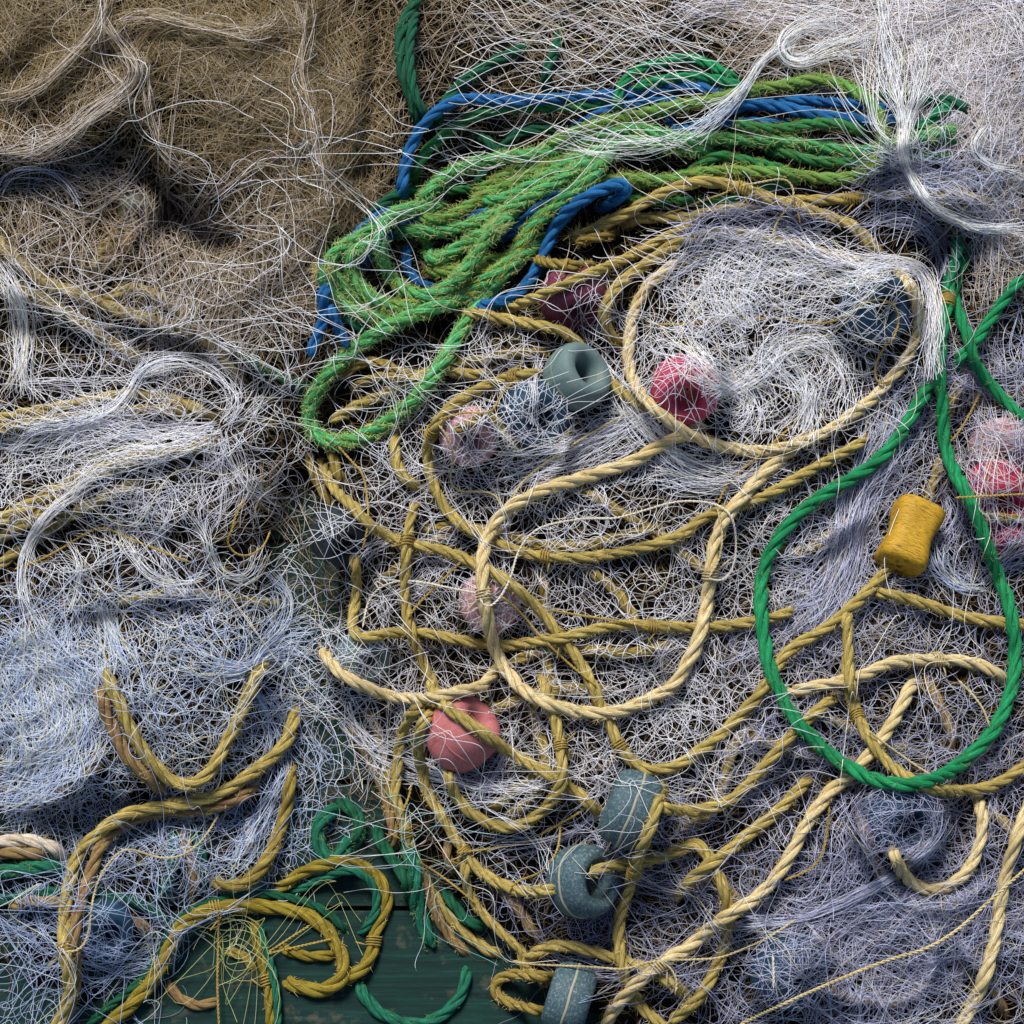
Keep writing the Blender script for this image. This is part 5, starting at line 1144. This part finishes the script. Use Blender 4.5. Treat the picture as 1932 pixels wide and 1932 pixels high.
# ================================================================== stage 4: twine
twine('white', t(1, 1, (120, 1620), (150, 1480), (205, 1402), (320, 1356), (450, 1362), (600, 1392), (750, 1422), (850, 1430)), 'white twine running left from the tie on the pale ring')
twine('white', t(1, 1, (785, 1450), (795, 1490), (820, 1512), (860, 1496), (912, 1430), (962, 1330), (992, 1212), (1050, 1112), (1130, 1052), (1250, 1022), (1400, 1002), (1550, 1002), (1700, 962), (1850, 917), (1932, 905)) + t(2, 1, (60, 905), (150, 912), (230, 942), (282, 1002), (302, 1132), (292, 1262), (252, 1340), (195, 1362), (145, 1338)), 'white twine across the inside of the pale ring, tied at both ends', lift=.006)
twine('cream', t(2, 1, (150, 1330), (205, 1240), (225, 1120), (210, 1000), (190, 920)), 'short cream twine along the right side of the pale ring')
twine('gold', t(2, 0, (-100, 1210), (0, 1180), (120, 1132), (250, 1092), (300, 1052)), 'gold twine under the tied bend of the chopped rope')
twine('cream', t(2, 0, (330, 1050), (400, 1040), (500, 1020), (585, 1010), (622, 1050), (632, 1120), (592, 1180), (542, 1240), (515, 1300), (510, 1345)), 'cream twine curling loose over the upper tan ropes', lift=.008)
twine('gold', t(2, 0, (-60, 1530), (0, 1500), (150, 1430), (300, 1392), (450, 1392), (560, 1410)), 'gold twine on top of the white dome')
twine('gold', t(2, 0, (-200, 1840), (0, 1832), (250, 1816), (500, 1800), (700, 1826), (850, 1822), (950, 1772), (1050, 1702), (1150, 1700), (1210, 1742), (1225, 1832), (1180, 1940)), 'gold twine wandering across the white dome')
twine('cream', t(1, 1, (1640, 400), (1450, 500), (1300, 592), (1150, 692), (1020, 802), (970, 890)), 'pale twine slanting from the red float to the pale ring')
twine('gold', t(1, 1, (1000, 215), (980, 232), (905, 290), (872, 380), (820, 412), (700, 402), (550, 442)), 'gold twine hanging from the rope left of the grey float')
twine('cream', t(1, 1, (550, 470), (572, 500), (622, 580), (632, 680), (612, 780), (660, 850), (800, 850), (882, 870), (902, 932)), 'cream twine wiggling inside the long tan bow')
twine('gold', t(1, 1, (-20, 590), (60, 682), (120, 742), (142, 850), (152, 950), (150, 1050), (120, 1180)), 'gold twine dropping at left of the centre net')
twine('gold', t(1, 1, (680, 1245), (550, 1372), (440, 1482), (370, 1572)), 'gold twine slanting across the upright tan rope')
twine('gold', t(1, 1, (900, 1440), (1000, 1520), (1120, 1660), (1250, 1790), (1380, 1900)) + t(1, 2, (1450, 20)), 'gold twine diagonal inside the pale ring')
twine('gold', t(1, 1, (1180, 1520), (1350, 1550), (1550, 1580), (1750, 1615)), 'gold twine above the level tan rope')
twine('cream', t(0, 2, (1240, 742), (1170, 860), (1080, 952), (980, 992), (880, 986), (780, 952), (700, 942), (630, 1002), (570, 1092), (530, 1202), (512, 1332), (492, 1452), (440, 1522), (370, 1520)), 'cream twine swinging from the shepherd crook rope to its tie', lift=.006)
twine('gold', t(0, 2, (1240, 1280), (1236, 1400), (1234, 1500), (1230, 1700), (1235, 1850), (1240, 1960)), 'gold twine hanging straight down from the tie on the yellow arch', lift=.012)
twine('gold', t(0, 2, (370, 1540), (385, 1620), (415, 1700), (440, 1780)), 'gold twine tail below the tie on the brown pair')
twine('gold', t(0, 2, (1510, 1530), (1560, 1500), (1650, 1440), (1760, 1370)), 'short gold twine rising across the yellow loop')
twine('gold', t(0, 2, (1510, 1535), (1620, 1510), (1750, 1480), (1880, 1450)), 'short gold twine level across the yellow loop')
twine('gold', t(1, 2, (660, 965), (800, 946), (950, 922), (1100, 872), (1250, 792), (1380, 716)), 'gold twine from the tied rope to the upper slate float', lift=.004)
twine('cream', t(1, 2, (970, 1572), (1050, 1592), (1250, 1602), (1450, 1612), (1600, 1622), (1700, 1592), (1800, 1572), (1872, 1622), (1902, 1702), (1890, 1752)), 'cream twine level above the lowest slate float', lift=.004)
twine('gold', t(1, 2, (1240, 800), (1235, 900), (1200, 1000), (1120, 1080), (1000, 1120), (940, 1180)), 'gold twine bowing toward the lower slate ring')
twine('gold', t(1, 2, (400, 560), (380, 660), (320, 780)), 'short gold twine on the ropes at the left edge of the centre heap')
twine('gold', t(1, 2, (430, 1010), (560, 1090), (680, 1180), (760, 1250)), 'gold twine slanting over the dark gap')
twine('cream', fR((180, 1095), (340, 1020), (500, 950), (650, 890), (780, 850), (880, 790), (980, 700), (1110, 585)), 'long straight cream twine over the bottom right nets', width=7, lift=.012)
twine('cream', fR((-40, 888), (60, 885), (120, 880), (200, 850), (280, 812), (362, 758)), 'cream twine crossing the lower end of the pale diagonal', lift=.006)
twine('white', fR((288, 868), (291, 920), (290, 978)), 'short upright white twine near the bottom edge', lift=.016)
twine('gold', fR((470, 395), (462, 480), (442, 560), (400, 602), (325, 632)), 'gold twine curling right of the long pale diagonal', lift=.006)
twine('cream', fR((590, 150), (640, 190), (710, 240), (795, 296)), 'cream twine slanting down inside the bottom of the green loop', lift=.008)
twine('cream', fR((880, -10), (930, 40), (965, 90), (982, 140)), 'cream twine near the right flank of the green loop', lift=.008)
twine('gold', t(0, 1, (80, 1290), (220, 1240), (350, 1172), (480, 1092), (590, 1052), (700, 1102), (850, 1162), (1000, 1222), (1080, 1250)), 'gold twine bent over the left white nets', lift=.006)
twine('gold', t(0, 1, (1390, 890), (1330, 990), (1312, 1090), (1282, 1100), (1292, 1160), (1342, 1212), (1420, 1212), (1500, 1152), (1530, 1070)), 'gold twine hook at the right end of the left nets', lift=.008)
twine('gold', t(2, 1, (1180, -20), (1120, 70), (1088, 150), (1088, 212), (1120, 250), (1180, 220)), 'gold twine loop tied to the right side of the big ring', lift=.006)
twine('gold', t(2, 1, (1700, 260), (1620, 420), (1560, 520), (1515, 570)), 'gold twine right of the emerald rope, slanting down left')
twine('gold', t(2, 1, (1540, 885), (1650, 880), (1800, 872), (1960, 865)), 'gold twine crossing the crimson float at right edge', lift=.008)
twine('gold', t(2, 1, (650, 460), (560, 530), (430, 650), (300, 760), (230, 850), (200, 920)), 'gold twine slanting down to the top of the pale ring')

# ================================================================== stage 5: loose net over everything
CLEAR = ((1190, 1527, 120), (1100, 1662, 115), (1080, 1880, 110), (870, 1390, 60), (640, 1780, 200))
net('white net with big diamond meshes stretched over the blue rope', 'clear',
    [(690, -60), (1480, -60), (1500, 40), (1420, 130), (1300, 230), (1180, 270), (1000, 300), (860, 310), (760, 290), (680, 200)],
    [dict(ang=10, cu=54, cv=20, warp=14, wlen=260, n=1, tint=.35, rad=.62, dang=2, jit=.12, mesh=True, drop=.03, dens=1, slack=.8), dict(ang=-12, cu=70, cv=34, warp=20, wlen=220, n=1, tint=.35, rad=.55, dang=3, jit=.14, mesh=True, drop=.03, dens=1, slack=.8)],
    [dict(p=t(1, 0, (560, 720), (640, 830), (800, 920), (900, 880)), w=60, n=14, tint=.4),
     dict(p=t(1, 0, (1200, 740), (1400, 800), (1600, 820), (1800, 815), (1960, 790)), w=[30, 50, 50, 40], n=36, tint=.4),
     dict(p=t(2, 0, (-60, 790), (60, 750), (160, 690), (280, 580), (370, 470), (430, 370), (520, 290), (620, 200)), w=[50, 60, 60, 26, 18, 14, 16, 40], n=52, tint=.4, thick=.014)],
    thick=.014, rad=.6, rise=0, dens=.6)
net('white veil hanging from the top right and pinched over the coil', 'clear',
    [(1560, -60), (1960, -60), (1960, 420), (1760, 330), (1690, 330), (1560, 250), (1520, 120)],
    [dict(ang=80, cu=50, cv=20, warp=30, wlen=200, n=1, tint=.3, rad=.5, dang=15, drop=.25)],
    [dict(p=t(2, 0, (1185, -60), (1175, 150), (1190, 350), (1230, 550), (1265, 700), (1250, 820), (1270, 950), (1320, 1050), (1400, 1150), (1550, 1240), (1700, 1285), (1960, 1290)), w=[80, 70, 90, 80, 36, 22, 22, 24, 24, 22, 22, 24], n=95, tint=.4, thick=.02, lift=.004),
     dict(p=t(2, 0, (1450, 250), (1400, 400), (1330, 560), (1280, 680), (1250, 800)), w=[90, 70, 44, 20, 16], n=40, tint=.4, thick=.018, lift=.004),
     dict(p=t(2, 0, (1080, 300), (1060, 450), (1070, 600), (1090, 720), (1200, 820)), w=[60, 40, 24, 20, 20], n=26, tint=.4, thick=.018),
     dict(p=t(2, 0, (950, 90), (700, 140), (600, 200), (558, 265), (605, 340), (700, 335), (850, 265), (1000, 205), (1150, 120)), w=[40, 40, 30, 22, 22, 34, 50, 60, 60], n=75, tint=.4, thick=.02),
     dict(p=t(2, 0, (900, 900), (1050, 860), (1200, 780), (1400, 760), (1600, 850)), w=[90, 110, 120], n=40, tint=.3, meander=.8, curl=4),
     dict(p=t(2, 0, (1720, 690), (1650, 800), (1660, 880), (1740, 940), (1850, 970), (1960, 990)), w=[16, 14, 12, 14, 18], n=30, tint=.4, thick=.016)],
    thick=.014, rad=.55, rise=0, dens=.6)
net('lilac net spilling down the right side onto the tan ropes', 'lilac',
    [(1640, 330), (1760, 330), (1990, 420), (1990, 560), (1860, 470), (1800, 420), (1660, 400)],
    [dict(ang=20, cu=34, cv=13, warp=35, wlen=150, n=2, tint=.7, rad=.48, dang=30, drop=.2)],
    [dict(p=t(2, 0, (1100, 950), (1250, 980), (1400, 1050), (1600, 1080), (1800, 1120), (1960, 1180)), w=[50, 70, 100, 120, 130], n=120, tint=.65, meander=.5),
     dict(p=t(2, 0, (900, 1080), (1100, 1010), (1300, 990), (1500, 1000), (1700, 960)), w=60, n=60, tint=.55, meander=.5)],
    thick=.012, rise=0, dens=.6)
net('brilliant white net heaped in a dome inside the big rope ring', 'white', P_DOME,
    [dict(ang=0, cu=28, cv=15, warp=40, wlen=140, n=3, tint=.6, rad=.52, dang=60, drop=.3), dict(ang=60, cu=40, cv=12, warp=50, wlen=150, n=2, tint=.6, rad=.5, dang=50, drop=.3)],
    [dict(p=t(2, 0, (-120, 1700), (50, 1560), (250, 1480), (500, 1440), (750, 1460), (1000, 1500), (1200, 1490)), w=[90, 110, 110, 90, 60, 30], n=190, tint=.55, meander=.5),
     dict(p=t(2, 0, (-60, 1380), (100, 1300), (300, 1250), (500, 1230), (700, 1260), (900, 1330)), w=60, n=90, tint=.3, meander=.5, mat='lilac'),
     dict(p=t(2, 0, (380, 1900), (330, 1800), (250, 1650), (330, 1550), (500, 1500)), w=[24, 70, 100, 80], n=90, tint=.6, meander=.6),
     dict(p=t(2, 0, (400, 1850), (250, 1800), (50, 1750), (-100, 1760)), w=[30, 90, 110, 90], n=110, tint=.65, meander=.5),
     dict(p=t(2, 0, (410, 1880), (600, 1780), (800, 1700), (1000, 1600), (1180, 1520)), w=[30, 90, 100, 60, 20], n=110, tint=.6, meander=.5),
     dict(p=t(2, 1, (390, -60), (430, 60), (520, 160), (600, 260), (640, 420), (560, 560)), w=[30, 70, 80, 70, 60], n=100, tint=.6, meander=.5),
     dict(p=t(2, 1, (-160, -20), (0, 40), (160, 150), (280, 240), (380, 300), (420, 420), (350, 540)), w=[60, 60, 60, 40, 40, 60], n=110, tint=.7, meander=.4),
     dict(p=t(2, 1, (100, 300), (280, 250), (440, 170), (600, 60), (760, 30), (860, 120), (880, 280), (780, 420)), w=[50, 40, 50, 60, 60, 60, 70], n=110, tint=.65, meander=.4),
     dict(p=t(2, 1, (740, 250), (700, 400), (660, 520)), w=[30, 34, 40], n=50, tint=.7),
     dict(p=t(2, 0, (950, 1530), (1080, 1500), (1230, 1490), (1350, 1530), (1405, 1640), (1420, 1800), (1410, 1932)) + t(2, 1, (1400, 80), (1420, 220)), w=[60, 44, 34, 40, 44, 44, 40, 36], n=130, tint=.6, thick=.018),
     dict(p=t(2, 0, (950, 1340), (1100, 1250), (1300, 1240), (1430, 1330), (1480, 1480), (1440, 1600)), w=[60, 60, 50, 44, 40], n=80, tint=.4, mat='lilac')],
    thick=.014, rise=0, edge=26)
net('open white net with loose round meshes over the left ropes', 'clear',
    [(230, 180), (560, 80), (640, 120), (640, 640), (620, 760), (540, 900), (400, 760), (250, 660), (60, 560), (60, 420), (300, 420)],
    [dict(ang=25, cu=42, cv=32, warp=30, wlen=170, n=1, tint=.35, rad=.62, dang=20, jit=.30, slack=2.0, sub=6, mesh=True, drop=.03, dens=1)],
    thick=.014, rise=0, dens=.6)
net('white net with loose meshes over the middle left ropes', 'clear',
    [(-60, 640), (280, 640), (520, 720), (640, 900), (640, 1080), (560, 1280), (380, 1240), (200, 1120), (-60, 1120)],
    [dict(ang=-10, cu=50, cv=35, warp=35, wlen=170, n=1, tint=.4, rad=.58, dang=20, jit=.30, slack=2.0, sub=6, mesh=True, drop=.03, dens=1)],
    thick=.014, rise=0, dens=.6)
net('sparse white meshes over the grey green float and the green loop', 'clear',
    [(680, 660), (900, 600), (1180, 560), (1360, 680), (1380, 800), (1180, 800), (1000, 830), (800, 900), (640, 1040), (560, 960), (640, 830)],
    [dict(ang=-15, cu=45, cv=32, warp=30, wlen=170, n=1, tint=.3, rad=.58, dang=40, jit=.30, slack=2.0, sub=6, mesh=True, drop=.03, dens=1)],
    thick=.012, rise=0, dens=.6)
net('loose white net strands over the pink float and lower ropes', 'clear',
    [(640, 1240), (760, 1250), (960, 1300), (1160, 1380), (1420, 1330), (1480, 1420), (1300, 1560), (1050, 1620), (820, 1640), (700, 1560), (640, 1420)],
    [dict(ang=20, cu=45, cv=29, warp=35, wlen=150, n=1, tint=.4, rad=.52, dang=40, jit=.30, slack=2.0, sub=6, mesh=True, drop=.03, dens=1)],
    thick=.012, gap=lambda p: np.min([np.hypot(p[..., 0] - x, p[..., 1] - y) - r for x, y, r in CLEAR], 0) < 0, rise=0, dens=.6)
net('pale meshes lying over the yellow spool and the right nets', 'clear',
    [(1600, 900), (1760, 860), (1840, 960), (1830, 1120), (1720, 1180), (1600, 1140)],
    [dict(ang=60, cu=42, cv=32, warp=25, wlen=150, n=1, tint=.6, rad=.58, dang=20, jit=.36, slack=2.0, sub=6, mesh=True, drop=.03, dens=1)],
    thick=.010, rise=0, dens=.6)
net('sparse bluish white net over the lowest slate floats and ropes', 'lilac',
    [(1060, 1700), (1380, 1640), (1640, 1620), (1960, 1560), (1960, 1960), (1400, 1960), (1260, 1840), (1060, 1800)],
    [dict(ang=-30, cu=42, cv=27, warp=35, wlen=150, n=1, tint=.75, rad=.5, dang=40, jit=.36, slack=2.0, sub=6, mesh=True, drop=.03, dens=1)],
    thick=.014, gap=lambda p: np.min([np.hypot(p[..., 0] - x, p[..., 1] - y) - r for x, y, r in CLEAR], 0) < 0, rise=0, dens=.6)
net('wispy blue net over the brown pair at bottom left', 'blue',
    [(-60, 1600), (200, 1560), (440, 1500), (560, 1560), (540, 1700), (330, 1760), (320, 1860), (120, 1960), (-60, 1960)],
    [dict(ang=10, cu=47, cv=35, warp=35, wlen=170, n=1, tint=.45, rad=.5, dang=30, jit=.38, slack=2.2, sub=6, mesh=True, drop=.03, dens=1)],
    thick=.014, rise=0, dens=.6)
net('sea green strands of net at the dark edge of centre heap', 'aqua',
    [(560, 1420), (660, 1400), (760, 1560), (860, 1660), (960, 1740), (900, 1760), (780, 1660), (700, 1600), (640, 1620), (570, 1560)],
    [dict(ang=50, cu=45, cv=32, warp=35, wlen=150, n=1, tint=.6, rad=.5, dang=30, jit=.4, slack=2.2, sub=6, mesh=True, drop=.03, dens=1)],
    thick=.010, rise=0, dens=.6)
net('tangle of thin olive filaments inside the yellow arch', 'olive',
    [(330, 1740), (470, 1720), (480, 1800), (440, 1960), (230, 1960)],
    [dict(ang=30, cu=42, cv=29, warp=45, wlen=110, n=1, tint=.6, rad=.5, dang=60, jit=.5, slack=3, sub=6, mesh=True, drop=.03, dens=1)],
    [dict(p=t(0, 2, (1080, 1450), (1220, 1400), (1360, 1420), (1400, 1520), (1340, 1620), (1200, 1600)), w=80, n=26, meander=.8, curl=6, tint=.6)],
    thick=.016, rise=0)
net('fine pale blue net hanging over the top of the deep U rope', 'blue',
    [(120, 1180), (560, 1150), (580, 1330), (430, 1380), (200, 1390), (140, 1300)],
    [dict(ang=30, cu=34, cv=24, n=2, tint=.75, rad=.5, dang=60)], thick=.014, rise=0, dens=.42)
